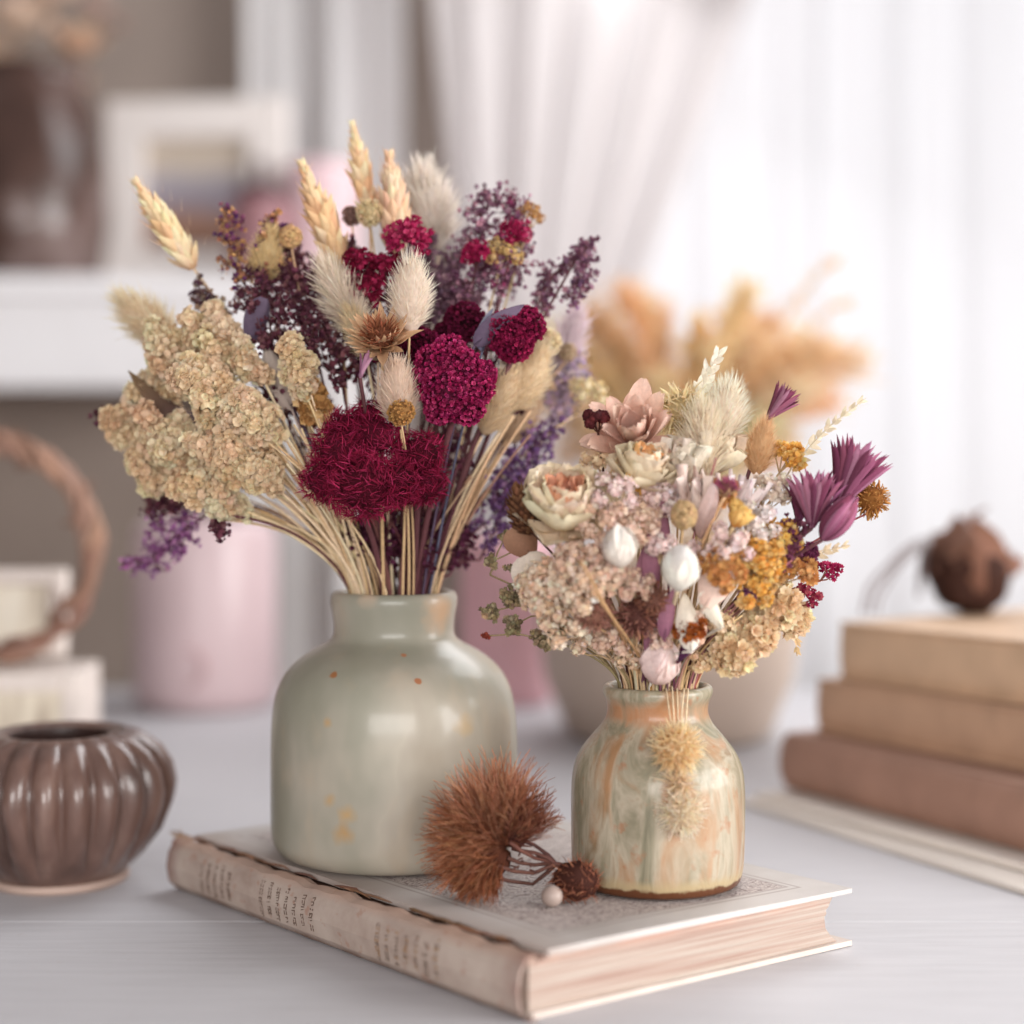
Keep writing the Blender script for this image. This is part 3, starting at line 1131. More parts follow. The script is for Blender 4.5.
def petal_t(W, curl=0.0, cup=0.0, tip='round', nu=6, nv=4, ruf=0.0, seed=0, wave=5):
    """a petal of length 1 along +z, bending towards +y by curl; returns verts, faces, t"""
    u = np.linspace(0, 1, nu + 1)
    v = np.linspace(-1, 1, nv + 1)
    a = curl * u
    yy = np.concatenate([[0], np.cumsum((np.sin(a[1:]) + np.sin(a[:-1])) / 2 / nu)])
    zz = np.concatenate([[0], np.cumsum((np.cos(a[1:]) + np.cos(a[:-1])) / 2 / nu)])
    wd = width_profile(u, tip) * W / 2
    V = np.zeros((nu + 1, nv + 1, 3))
    V[:, :, 0] = wd[:, None] * v[None]
    off = cup * (v[None] ** 2) * wd[:, None] * -1 + ruf * np.sin(v[None] * wave + seed * 1.9 + u[:, None] * 2.5) * u[:, None] ** 1.5
    V[:, :, 1] = yy[:, None] + off * np.cos(a)[:, None]
    V[:, :, 2] = zz[:, None] - off * np.sin(a)[:, None]
    F = [[i * (nv + 1) + j, i * (nv + 1) + j + 1, (i + 1) * (nv + 1) + j + 1, (i + 1) * (nv + 1) + j] for i in range(nu) for j in range(nv)]
    return V.reshape(-1, 3), np.array(F), np.repeat(u, nv + 1)


def whorl(M, base, R, n, L, W, th, curl, c0, c1, cup=.3, tip='round', ruf=0.0, jth=.06, jl=.08, nu=6, nv=4, ph=None, rad=0.0, lift=0.0):
    """a ring of n petals round the axis R[:,2] that lean out by th from it"""
    ph0 = RNG.uniform(0, 6.28) if ph is None else ph
    for k in range(n):
        V, F, t = petal_t(W, curl + RNG.normal(0, .12), cup, tip, nu, nv, ruf, seed=k + RNG.uniform(0, 3))
        a = ph0 + 2 * PI * k / n + RNG.normal(0, .08)
        l = L * (1 + RNG.normal(0, jl))
        Q = R @ rz(a) @ rx(-(th + RNG.normal(0, jth)))
        p = base + R @ rz(a) @ np.array([0, rad, lift])
        M.many(V, F, t, p[None], Q[None], [l], jit(c0, 1, .05), jit(c1, 1, .05))


def flo_t(n=5, open_=.9, w=.75):
    """tiny floret: n petals, radius 1"""
    V, F, T = [], [], []
    for k in range(n):
        a = 2 * PI * k / n
        d = np.array([math.cos(a), math.sin(a), 0])
        e = np.array([-math.sin(a), math.cos(a), 0])
        up = np.array([0, 0, 1.0])
        tip = d * math.sin(open_) + up * math.cos(open_)
        b = len(V)
        V += [np.zeros(3), tip * .6 + e * w * .5, tip, tip * .6 - e * w * .5]
        T += [0, .6, 1, .6]
        F.append([b, b + 1, b + 2, b + 3])
    return np.array(V), np.array(F), np.array(T)


FLO = flo_t(5, 1.0)
FLO_CUP = flo_t(5, .55, .8)
FLO4 = flo_t(4, 1.2, .8)
FLO_RUF = flo_t(4, .75, 1.15)


def hair_t(bend=0.3, w=.05, n=3):
    u = np.linspace(0, 1, n + 1)
    V, T = [], []
    for k in u:
        ww = w * (1 - k * .85)
        y = bend * k * k
        V += [[-ww, y, k], [ww, y, k]]
        T += [k, k]
    F = [[2 * i, 2 * i + 1, 2 * i + 3, 2 * i + 2] for i in range(n)]
    return np.array(V), np.array(F), np.array(T)


def rod_t(w=.12, bend=0.0, n=2):
    V, T, F = [], [], []
    for i in range(n + 1):
        u = i / n
        for k in range(3):
            a = 2 * PI * k / 3
            ww = w * (1 - .35 * u)
            V.append([ww * math.cos(a), ww * math.sin(a) + bend * u * u, u])
            T.append(u)
    for i in range(n):
        for k in range(3):
            F.append([i * 3 + k, i * 3 + (k + 1) % 3, i * 3 + 3 + (k + 1) % 3, i * 3 + 3 + k])
    return np.array(V), np.array(F), np.array(T)


def bead_t():
    V, F = ICO(1)
    return V, F, (V[:, 2] + 1) / 2


BEAD = bead_t()


def scatter(M, tpl, pos, nor, size, c0, c1=None, a=.12, js=.2, tilt=.35):
    n = len(pos)
    nor = nor + RNG.normal(0, tilt, nor.shape)
    R = frames(nor, RNG.uniform(0, 6.28, n))
    sc = size * (1 + RNG.normal(0, js, n)).clip(.4, 1.7)
    sc = sc if np.isscalar(sc) is False else np.full(n, size)
    A = jit(c0, n, a)
    B = A if c1 is None else jit(c1, n, a)
    M.many(tpl[0], tpl[1], tpl[2], pos, R, sc, A, B)


# ---------------------------------------------------------------------- stems
def stem_path(V, H, spread=None, n=14, kick=.5, jit_=.004, deep=.075):
    ax = np.array([V['x'], V['y'], 0])
    off = (H - ax) * np.array([1, 1, 0])
    r = np.linalg.norm(off[:2])
    rr = V['rin'] * .86
    o = off / (r + 1e-9) * min(rr, r * .42)
    o = o + np.array([RNG.normal(0, jit_), RNG.normal(0, jit_), 0])
    k = np.linalg.norm(o[:2])
    if k > rr:
        o *= rr / k
    N = ax + o + np.array([0, 0, V['rim'] + .001])
    P0 = ax + o * .45 + np.array([0, 0, V['rim'] - deep])
    d = nrm(N - P0)
    if H[2] > N[2] + .01:
        d = nrm(d + .5 * nrm(H - N))
    C = N + d * np.linalg.norm(H - N) * kick
    t = np.linspace(0, 1, n)[:, None]
    q = (1 - t) ** 2 * N + 2 * t * (1 - t) * C + t * t * H
    return np.concatenate([[P0], q])


def start(V, name, label, cat, H, group=None, stem_c=(.6, .45, .3), r0=.0009, r1=.0006, kick=.5, n=14, stem_name='stem'):
    pts = stem_path(V, H, kick=kick, n=n)
    t = thing(name, label, cat, pts[0], group)
    b = MB()
    c = jit(stem_c, 1, .08)[0]
    b.tube(pts, np.linspace(r0, r1, len(pts)), 5, c, c * 1.05)
    b.build(stem_name, MS, t)
    return t, nrm(pts[-1] - pts[-2])


def at(V, px, py, dy):
    return P(px, py, V['y'] + dy * .70)


def scr(V, deg, tilt=0.0):
    """direction seen in the picture: deg clockwise from up; tilt towards the camera"""
    a = math.radians(deg)
    return nrm([math.sin(a) * math.cos(tilt), -math.sin(tilt), math.cos(a) * math.cos(tilt)])


CREAM = [lin(250, 220, 186), lin(250, 223, 192), lin(248, 215, 178)]
STRAW = lin(228, 198, 160)
STRAWS = [lin(228, 198, 158), lin(236, 212, 176), lin(212, 178, 136)]
PLUM = [lin(142, 98, 120), lin(162, 118, 138), lin(118, 76, 96), lin(178, 136, 150)]
DPLUM = [lin(106, 62, 76), lin(126, 72, 88), lin(90, 50, 62), lin(146, 98, 102)]
CRIM = [lin(132, 22, 56), lin(110, 15, 44), lin(158, 40, 78)]
PLUMSTEM = lin(96, 58, 62)
TAN = lin(206, 172, 132)


def cream_statice(V, px, py, dy, size, label, group=None, n=9, cols=CREAM, name='cream_statice_flower', cat='dried flower', fl=.0027, ax=None, squash=1.0):
    c = at(V, px, py, dy)
    s = V['s']
    r = size * s
    base_dir = nrm(c - np.array([V['x'], V['y'], V['rim']]))
    b0 = c - base_dir * r * 1.0
    t, d = start(V, name, label, cat, b0, group, STRAWS, .0010, .0007, kick=.35)
    M, B = MB(), MB()
    Rb = frame(base_dir)
    for k in range(int(n * 2.6)):
        o = RNG.normal(0, 1, 3)
        o = o / np.linalg.norm(o) * r * RNG.uniform(.35, .85)
        p = c + Rb @ (o * np.array([.72, .72, 1.2]))
        p[1] = c[1] + (p[1] - c[1]) * .8
        lr = r * RNG.uniform(.20, .31)
        cc = jit(cols, 1, .05)[0]
        B.tube([b0, (b0 + p) / 2 + base_dir * r * .2, p], [.0006, .0005, .0004], 4, STRAW)
        M.ico(p, lr * .72, cc, 2, .22, 2.6, (1, 1, 1.25), Rb, ph=k)
        D = fib(max(20, int(150 * (lr / .009) ** 1.6)), .2)
        rad = lr * (.66 + .36 * (.5 + .5 * wob(D * 3.4, k * 2.0)))
        scatter(M, FLO_RUF, p + (D * rad[:, None] * np.array([1, 1, 1.3])) @ Rb.T, D @ Rb.T + base_dir * .5, fl, cc * .96, cc * 1.15, .06, .3, .55)
    M.build('blossom_head', MF, t)
    B.build('branch', MS, t)


def hare_tail(V, px, py, dy, L, W, deg, label, cols=(lin(226, 206, 176),), tipc=None, name='bunny_tail_flower', tilt=.1, n=1100, group=None, sc=None, fluff=1.0):
    s = V['s']
    c = at(V, px, py, dy)
    ax = scr(V, deg, tilt)
    b0 = c - ax * L * s * .5
    t, d = start(V, name, label, 'dried grass', b0, group, sc if sc is not None else STRAWS, .0008, .0006)
    M = MB()
    R = frame(ax)
    cc = jit(cols, 1, .04)[0]
    M.ico(c, 1, cc * .92, 3, .05, 3, (W * s * .36, W * s * .36, L * s * .45), R)
    D = fib(n, .1)
    prof = 1 - .25 * np.clip(D[:, 2], 0, 1)
    pos = c + (D * np.stack([W * s * .34 * prof, W * s * .34 * prof, np.full(n, L * s * .44)], axis=1)) @ R.T
    nor = D @ R.T * .75 + ax * .95
    nor /= np.linalg.norm(nor, axis=1, keepdims=True)
    tc = cc * 1.12 if tipc is None else np.asarray(tipc)
    scatter(M, hair_t(.15, .036), pos, nor, L * s * .165 * fluff, cc * .95, np.clip(tc, 0, .95), .08, .25, .14)
    M.build('seed_head', MH, t)


def wheat(V, x0, y0, x1, y1, dy, W, label, cols, name='wheat_grass_ear', tilt=.05, rows=13):
    s = V['s']
    a, b = at(V, x0, y0, dy), at(V, x1, y1, dy)
    L = np.linalg.norm(b - a)
    ax = nrm(b - a)
    t, d = start(V, name, label, 'dried grass', a, None, STRAWS, .0009, .0007)
    M = MB()
    R = frame(ax)
    M.tube([a, (a + b) / 2, b], [W * s * .16, W * s * .16, W * s * .05], 6, cols[0] * .75)
    V_, F_, T_ = petal_t(.42, -.55, .9, 'point', 6, 4)
    for i in range(rows):
        u = i / (rows - 1)
        wd = W * s * (.62 + .5 * math.sin(PI * min(1, u * 1.0 + .12))) * .54 * (1 - .35 * u)
        for k in range(6):
            ph = k * 2 * PI / 6 + (i % 2) * PI / 6
            p = a + ax * L * u * .93 + R @ rz(ph) @ np.array([0, wd * .28, 0])
            Q = R @ rz(ph) @ rx(-RNG.normal(.66 - .25 * u, .10))
            cc = jit(cols, 1, .07)[0]
            M.many(V_, F_, T_, p[None], Q[None], [wd * 1.65], (cc * .80)[None], np.clip(cc * 1.30, 0, .95)[None])
            if i % 2 == 0 or u > .8:
                tip = p + Q @ np.array([0, .1, 1]) * wd * 1.4
                M.many(*hair_t(.0, .05), tip[None], Q[None], [wd * .7], cc[None], np.clip(cc * 1.2, 0, .95)[None])
    M.build('seed_head', MP, t)


def statice(V, x0, y0, x1, y1, dy, W, label, cols, name='sea_lavender_flower', group=None, n=9, flo=.0022, dens=1.5, droop=0.0, stemc=PLUMSTEM, tpl=None, calyx=None, dy1=None, kick=.5):
    """branching spray from (x0, y0) up to (x1, y1)"""
    s = V['s']
    a, b = at(V, x0, y0, dy), at(V, x1, y1, dy if dy1 is None else dy1)
    t, d = start(V, name, label, 'dried flower', a, group, stemc, .0009, .0007, kick=kick)
    ax = nrm(b - a)
    L = np.linalg.norm(b - a)
    R = frame(ax)
    B, M = MB(), MB()
    w = W * s
    u = np.linspace(0, 1, 8)
    mid = a + (b - a) * u[:, None] + np.array([0, 0, -1.0]) * (droop * L * u ** 2)[:, None] + R[:, 0] * (np.sin(u * 5) * L * .03)[:, None]
    c = jit(stemc, 1, .1)[0]
    B.tube(mid, np.linspace(.0007, .0003, 8), 4, c)
    pos, nor = [], []

    def line(pts, m):
        for q in range(m):
            f = (q + .5) / m * (len(pts) - 1)
            i = min(int(f), len(pts) - 2)
            p = pts[i] + (pts[i + 1] - pts[i]) * (f - i)
            for _ in range(2):
                o = RNG.normal(0, 1, 3)
                pos.append(p + o * flo * .55)
                nor.append(nrm(o + ax * .5))

    for k in range(n):
        f = .12 + .86 * k / n
        i = f * 7
        j = min(int(i), 6)
        p = mid[j] + (mid[j + 1] - mid[j]) * (i - j)
        ph = k * 2.4 + RNG.uniform(-.4, .4)
        out = R @ np.array([math.cos(ph), math.sin(ph) * .8, 0])
        l = w * (1.05 - .65 * f) * RNG.uniform(.7, 1.15)
        e = p + out * l * .75 + ax * l * .75 + np.array([0, 0, -droop * l])
        m_ = p + out * l * .5 + ax * l * .25
        pts = np.array([p, m_, e])
        B.tube(pts, [.00045, .0004, .0003], 4, c)
        line(pts, max(3, int(l / flo * .85 * dens)))
        for z in range(2):
            o = nrm(out + RNG.normal(0, .8, 3))
            e2 = m_ + o * l * .45
            B.tube([m_, e2], [.0003, .00025], 4, c)
            line(np.array([m_, e2]), max(2, int(l / flo * .42 * dens)))
    line(mid[3:], int(L / flo * .6 * dens))
    pos, nor = np.array(pos), np.array(nor)
    scatter(M, FLO_CUP if tpl is None else tpl, pos, nor, flo, cols, None if calyx is None else calyx, .16, .3, .5)
    B.build('branch', MS, t)
    M.build('blossom_spray', MF, t)


def cockscomb(V, lobes, dy, label, cols=CRIM, name='cockscomb_flower', grain=.0016, dens=1.0, mode='curl', stem_c=PLUMSTEM, cat='dried flower', tipk=1.5):
    s = V['s']
    px = sum(l[0] for l in lobes) / len(lobes)
    py = max(l[1] + l[2] * .5 for l in lobes)
    H = at(V, px, py, dy + .010)
    t, d = start(V, name, label, cat, H, None, stem_c, .0016, .0016)
    for k, l in enumerate(lobes):
        M = MB()
        c = at(V, l[0], l[1], dy + (l[3] if len(l) > 3 else 0))
        r = l[2] * s * (.92 if mode == 'curl' else 1)
        cc = jit(cols, 1, .05)[0]
        M.ico(c, r * .70, cc * .30, 3, .10, 4.0, (1, .85, .92), ph=k * 1.3)  # core coloured dark, painted shade between strands and lobes
        n = int(2300 * (r / .018) ** 2 * dens)
        D = fib(n, .05)
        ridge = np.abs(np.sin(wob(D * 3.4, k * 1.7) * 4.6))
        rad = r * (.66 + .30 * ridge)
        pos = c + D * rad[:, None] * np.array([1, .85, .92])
        A = jit(cols, n, .16) * (.30 + .72 * ridge[:, None])  # crevice shade painted into the colour, lighter towards the ridges
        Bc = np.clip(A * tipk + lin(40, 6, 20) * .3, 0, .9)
        if mode == 'curl':
            fl_ = np.stack([wob(D * 2.6, k + .3), wob(D * 2.6, k + 4.1), wob(D * 2.6, k + 9.2)], axis=1) * 1.3 + RNG.normal(0, .45, (n, 3))
            nor = D * .38 + np.cross(D, fl_)
            R = frames(nor, RNG.uniform(0, 6.28, n))
            M.many(*hair_t(.7, .075, 4), pos, R, grain * 2.5 * RNG.uniform(.6, 1.3, n), A, Bc)
        else:
            nor = D + RNG.normal(0, .3, (n, 3))
            R = frames(nor, RNG.uniform(0, 6.28, n))
            V_, F_, T_ = FLO_CUP
            M.many(V_, F_, T_, pos, R, grain * RNG.uniform(.6, 1.25, n), A, Bc)
        M.build('flower_lobe', MF, t)


def leaf(V, x0, y0, x1, y1, dy, W, label, c0, c1, name='dried_leaf', curl=.5, roll=0.0, tip='point', cat='dried leaf', group=None, dy1=0.0, cup=.5):
    s = V['s']
    a, b = at(V, x0, y0, dy), at(V, x1, y1, dy + dy1)
    t, d = start(V, name, label, cat, a, group, c0 * .8, .0007, .0006)
    M = MB()
    ax = nrm(b - a)
    # blade faces the camera, turned by roll
    y = nrm(np.array([0, -1.0, 0]) - ax * np.dot([0, -1.0, 0], ax))
    x = np.cross(y, ax)
    R = np.stack([x, y, ax], axis=1) @ rz(roll)
    L = np.linalg.norm(b - a)
    V_, F_, T_ = petal_t(W * s / L, curl, cup, tip, 12, 6, .02, 1)
    Q = R @ rx(curl * .45)
    M.many(V_, F_, T_, a[None], Q[None], [L * (1 + curl * curl * .05)], c0[None], c1[None])
    M.tube([a + Q @ np.array([0, .002, u_]) * L * .9 for u_ in (0.0, .12, .25)], [.0006, .0005, .0002], 4, c0 * .7)
    M.build('blade', MP, t)


def thistle(V, px, py, dy, r, label, deg=0, tilt=.9, cb=lin(206, 168, 132), cc=lin(150, 92, 66), ct=None, name='thistle_flower', nb=20, Lk=1.5):
    s = V['s']
    ax = scr(V, deg, tilt)
    c = at(V, px, py, dy)
    b0 = c - ax * r * s * .6
    t, d = start(V, name, label, 'dried flower', b0, None, TAN, .001, .0009)
    M = MB()
    R = frame(ax)
    for k, (th, l) in enumerate([(1.25, Lk), (.95, Lk * .92), (.65, Lk * .75)]):
        whorl(M, b0, R, nb - 3 * k, r * s * l, .26, th, -.35, cb * .8, np.clip(cb * 1.15, 0, .95), .5, 'point', rad=r * s * .2, nu=5, nv=2)
    M.build('bract_ring', MP, t)
    M = MB()
    M.ico(c - ax * r * s * .2, r * s * .5, cc * .7, 2, .05, 3)
    D = fib(420, .05)
    D = D[D[:, 2] > -.1] @ R.T
    ct = cc * 1.4 if ct is None else ct
    scatter(M, hair_t(.25, .10), c - ax * r * s * .2 + D * r * s * .42, D + ax * .4, r * s * .42, cc * .7, np.clip(ct, 0, .9), .18, .25, .25)
    M.build('centre_tuft', MF, t)


def ball(V, px, py, dy, r, label, c0, c1, name='globe_flower', mode='flo', n=320, g=.0016, deg=0, tilt=.4, sq=(1, 1, 1), cat='dried flower', stem_c=TAN, group=None, hang=None, hl=.45):
    """round head covered in small florets, hairs or beads"""
    s = V['s']
    c = at(V, px, py, dy)
    ax = scr(V, deg, tilt)
    b0 = c - ax * r * s * .9
    t, d = start(V, name, label, cat, b0, group, stem_c, .0007, .0005)
    M = MB()
    R = frame(ax)
    ball_head(M, c, r * s, R, c0, c1, mode, n, g, sq, hl)
    M.build('flower_head', MF if mode != 'hair' else MH, t)


def ball_head(M, c, r, R, c0, c1, mode, n, g, sq=(1, 1, 1), hl=.45):
    c0a = np.atleast_2d(c0)
    M.ico(c, r * .82, c0a[0] * .7, 2, .06, 3, sq, R)
    D = fib(n, .08)
    pos = c + (D * np.asarray(sq) * r * .82) @ R.T
    nor = D @ R.T
    if mode == 'flo':
        scatter(M, FLO_CUP, pos, nor, g, c0, c1, .12, .25, .35)
    elif mode == 'star':
        scatter(M, FLO, pos, nor, g, c0, c1, .10, .25, .3)
    elif mode == 'hair':
        scatter(M, hair_t(.5, .09), pos, nor, r * hl, c0, c1, .12, .25, .45)
    elif mode == 'rod':
        scatter(M, rod_t(.14, .25), pos, nor, r * hl, c0, c1, .15, .25, .35)
    elif mode == 'bead':
        scatter(M, BEAD, pos, nor, g, c0, c1, .12, .2, .2)
    elif mode == 'scale':
        V_, F_, T_ = petal_t(.6, -.6, .6, 'point', 4, 2)
        up = R[:, 2]
        nn = nor * .75 + up * .8
        Rm = np.stack([frame_y(q, m) for q, m in zip(nn, nor)])
        M.many(V_, F_, T_, pos, Rm, g * RNG.uniform(.8, 1.2, n), jit(c0, n, .14), jit(c1, n, .14))


def frame_y(z, y):
    """frame with axis z whose y column leans to y"""
    z = nrm(z)
    y = nrm(y - z * np.dot(y, z))
    return np.stack([np.cross(y, z), y, z], axis=1)


def bud(V, px, py, dy, r, label, c0, c1, deg=0, tilt=.2, h=1.25, name='everlasting_bud', n=7, stem_c=lin(200, 186, 150), open_=.55, sr=.0011, ruf=.02):
    """closed, overlapping papery petals"""
    s = V['s']
    ax = scr(V, deg, tilt)
    c = at(V, px, py, dy)
    R = frame(ax)
    rr = r * s
    b0 = c - ax * rr * h * .8
    t, d = start(V, name, label, 'dried flower', b0, None, stem_c, sr, sr)
    M = MB()
    M.ico(c - ax * rr * .05, rr * .58, c0 * .92, 3, .03, 3, (1, 1, h * .92), R)
    for k, (th, l, w) in enumerate([(open_ + .62, 1.85, .80), (open_ + .5, 2.0, .78), (open_ + .32, 2.1, .72)]):
        whorl(M, b0 + ax * rr * .06 * k, R, n, rr * l * h * .98, w, th, -1.85, c0 * .95, c1, .5, 'round', ruf, .07, .07, 9, 5, rad=rr * .12)
    M.build('petal_cup', MP, t)


def rose(V, px, py, dy, r, label, c_out, c_in, c_heart, deg=0, tilt=.8, name='rose', spread=1.0, stem_c=lin(150, 120, 84)):
    s = V['s']
    ax = scr(V, deg, tilt)
    c = at(V, px, py, dy)
    R = frame(ax)
    rr = r * s
    b0 = c - ax * rr * .75
    t, d = start(V, name, label, 'dried flower', b0, None, stem_c, .0014, .0013)
    M = MB()
    for k, (n, th, l, w, cu) in enumerate([(6, 1.45, 1.25, .95, -.7), (6, 1.18, 1.32, .95, -.9), (6, .95, 1.30, .98, -1.0), (5, .78, 1.22, .98, -1.0)]):
        f = k / 3
        whorl(M, b0 + ax * rr * .05 * k, R, n, rr * l * spread, w, th, cu, c_out * (1 - f * .5) + c_in * f * .5, np.clip(c_out * (1.06 - .0 * f), 0, .95), .55, 'round', .05, .07, .07, 9, 6, rad=rr * .1)
    M.build('petal_ring', MP, t)
    M = MB()
    for k, (n, th, l, w) in enumerate([(7, .50, .98, .7), (8, .34, .96, .45), (9, .18, .92, .35)]):
        whorl(M, b0 + ax * rr * .2, R, n, rr * l, w, th, -.35, c_heart * .8, c_in if k == 0 else c_heart * 1.1, .6, 'round', .06, .05, .06, 8, 4, rad=rr * (.34 - .09 * k), lift=rr * .12)
    M.build('heart_petal', MP, t)


def pleated(V, x0, y0, x1, y1, dy, W, label, cols, name='plum_strawflower', n=26, spread=.42, tip='blade', curl=.1, jag=.10, w=.16, cup=.9, dy1=0.0, closed=False):
    """fan or cup of long narrow pleated bracts from the base (x0, y0) to the tips near (x1, y1)"""
    s = V['s']
    a, b = at(V, x0, y0, dy), at(V, x1, y1, dy + dy1)
    t, d = start(V, name, label, 'dried flower', a, None, PLUMSTEM, .0010, .0010)
    ax = nrm(b - a)
    R = frame(ax)
    L = np.linalg.norm(b - a)
    M = MB()
    M.ico(a + ax * L * .10, L * .09, cols[0] * .6, 2, .05, 3)
    for k in range(n):
        f = (k + .5) / n
        th = spread * (.72 + .28 * f) if closed else spread * math.sqrt(f)
        ph = k * 2.39996
        V_, F_, T_ = petal_t(w, (-2.0 * th if closed else curl) + RNG.normal(0, .06), cup, tip, 8, 2)
        cc = jit(cols, 1, .14)[0]
        Q = R @ rz(ph) @ rx(-th)
        M.many(V_, F_, T_, (a + R @ rz(ph) @ np.array([0, L * .05, 0]))[None], Q[None], [L * (1.02 - .10 * f + RNG.normal(0, jag * .4))], (cc * .75)[None], np.clip(cc * 1.25, 0, .9)[None])
    M.build('bract_cup', MP, t)


def cluster(V, px, py, dy, r, label, cols, name='rice_flower', n=10, flo=.0016, tpl=None, group=None, stem_c=lin(196, 168, 132), c1=None, flat=.7, deg=None, tilt=.3, dens=1.0):
    """loose dome of small open florets on thin branches"""
    s = V['s']
    c = at(V, px, py, dy)
    rr = r * s
    ax = nrm(c - np.array([V['x'], V['y'], V['rim'] - .03])) if deg is None else scr(V, deg, tilt)
    ax = nrm(ax + np.array([0, -.35, 0]))
    b0 = c - ax * rr * 1.1
    t, d = start(V, name, label, 'dried flower', b0, group, stem_c, .0009, .0006)
    M, B = MB(), MB()
    R = frame(ax)
    D = fib(n, .12)
    sel = D[D[:, 2] > -.5]
    pos, nor = [], []
    for q in sel:
        p = c + R @ (q * np.array([1, 1, flat]) * rr * RNG.uniform(.6, .9))
        B.tube([b0, (b0 + p) / 2 + RNG.normal(0, .001, 3), p], [.0004, .00035, .0003], 4, jit(stem_c, 1)[0])
        k = max(6, int(27 * dens * (rr / .012) ** 1.0))
        e = fib(k, .2)
        rad = rr * .26
        pos.append(p + e * rad)
        nor.append(e + R @ q * .5)
        M.ico(p, rad * .85, np.atleast_2d(cols)[0], 1, .1, 3)
    pos, nor = np.concatenate(pos), np.concatenate(nor)
    scatter(M, FLO if tpl is None else tpl, pos, nor, flo, cols, c1, .10, .25, .4)
    M.build('floret_dome', MF, t)
    B.build('branch', MS, t)


def feather_spray(V, x0, y0, x1, y1, dy, W, label, c, name='white_leaf_spray', n=7, dens=2):
    s = V['s']
    a, b = at(V, x0, y0, dy), at(V, x1, y1, dy)
    t, d = start(V, name, label, 'dried leaf spray', a, None, lin(214, 196, 168), .0007, .0005)
    ax = nrm(b - a)
    L = np.linalg.norm(b - a)
    y = nrm(np.array([0, -1.0, 0]) - ax * np.dot([0, -1.0, 0], ax))
    R = np.stack([np.cross(y, ax), y, ax], axis=1)
    M, B = MB(), MB()
    B.tube([a, (a + b) / 2 + R[:, 0] * L * .04, b], [.0005, .0004, .0002], 4, c * .85)
    V_, F_, T_ = petal_t(.42, .3, .3, 'point', 5, 2)
    for k in range(n):
        u = k / n
        for sd in (-1, 1):
            for z in range(dens):
                p = a + (b - a) * (u + .3 * z / n) + R[:, 0] * L * .04 * math.sin(PI * u)
                ang = sd * (.65 - .3 * u + RNG.normal(0, .15))
                ca, sa = math.cos(ang), math.sin(ang)
                Q = R @ np.array([[ca, 0, sa], [0, 1, 0], [-sa, 0, ca]]) @ rx(RNG.normal(0, .35)) @ rz(RNG.normal(0, .5))
                M.many(V_, F_, T_, p[None], Q[None], [W * s * (.95 - .35 * u) * RNG.uniform(.7, 1.1)], jit(c * .93, 1, .05), jit(np.clip(c * 1.04, 0, .95), 1, .04))
    M.build('leaflet_row', MP, t)
    B.build('rachis', MS, t)


def big_petals(V, px, py, dy, r, label, c0, c1, deg=0, tilt=.6, n=5, th=.75, curl=-.7, w=.9, name='pale_lily_flower', ruf=.08, tip='round', Lk=1.7, stem_c=lin(196, 170, 132), cat='dried flower', second=True):
    s = V['s']
    ax = scr(V, deg, tilt)
    c = at(V, px, py, dy)
    rr = r * s
    b0 = c - ax * rr * .8
    t, d = start(V, name, label, cat, b0, None, stem_c, .0009, .0008)
    R = frame(ax)
    M = MB()
    whorl(M, b0, R, n, rr * Lk, w, th, curl, c0, c1, .4, tip, ruf, .12, .1, 10, 6, rad=rr * .05)
    if second:
        whorl(M, b0 + ax * rr * .1, R, max(3, n - 1), rr * Lk * .85, w, th * .55, curl, c0, c1, .4, tip, ruf, .1, .1, 10, 6, rad=rr * .05)
    M.build('petal_ring', MP, t)
    M = MB()
    k = 22
    D = fib(60, .1)
    D = D[D[:, 2] > .5][:k] @ R.T
    scatter(M, hair_t(.2, .06), np.tile(b0 + ax * rr * .2, (len(D), 1)), D + ax, rr * .7, c0 * .8, c0 * .9, .1, .2, .1)
    M.build('stamen_tuft', MP, t)


def umbel(V, px, py, dy, r, label, cols, n=6, name='green_umbel_sprig', group=None, x0=None, y0=None, bead=.0011, stem_c=lin(150, 132, 96)):
    s = V['s']
    c = at(V, px, py, dy)
    H = at(V, x0, y0, dy + .01) if x0 is not None else c
    t, d = start(V, name, label, 'dried sprig', H, group, stem_c, .0006, .0005, kick=.35)
    B, M = MB(), MB()
    rr = r * s
    if x0 is not None:
        B.tube([H, (H + c) / 2 + np.array([0, 0, .002]), c], [.0005, .0004, .0004], 4, stem_c)
    D = fib(n, .25)
    pos, nor = [], []
    for q in D:
        p = c + q * rr * .65
        B.tube([c, p], [.0003, .0003], 4, stem_c)
        e = fib(9, .3)
        pos.append(p + e * rr * .32)
        nor.append(e)
    scatter(M, BEAD, np.concatenate(pos), np.concatenate(nor), bead, cols, None, .2, .3)
    scatter(M, FLO_CUP, np.concatenate(pos), np.concatenate(nor), bead * 1.7, cols, None, .2, .3)
    B.build('branch', MS, t)
    M.build('seed_cluster', MF, t)


def stalk(V, px, py, dy, label, group, c, r=.0008, name='bare_stalk', kick=.4):
    H = at(V, px, py, dy)
    pts = stem_path(V, H, kick=kick, n=10, jit_=.006)
    b = MB()
    cc = jit(c, 1, .12)[0]
    b.tube(pts, np.linspace(r, r * .7, len(pts)), 5, cc, cc * 1.05)
    o = b.build(name, MS, None, origin=pts[0])
    tag(o, label, 'dried stalk', group)
# ======================================================== the large bouquet
L_ = LV
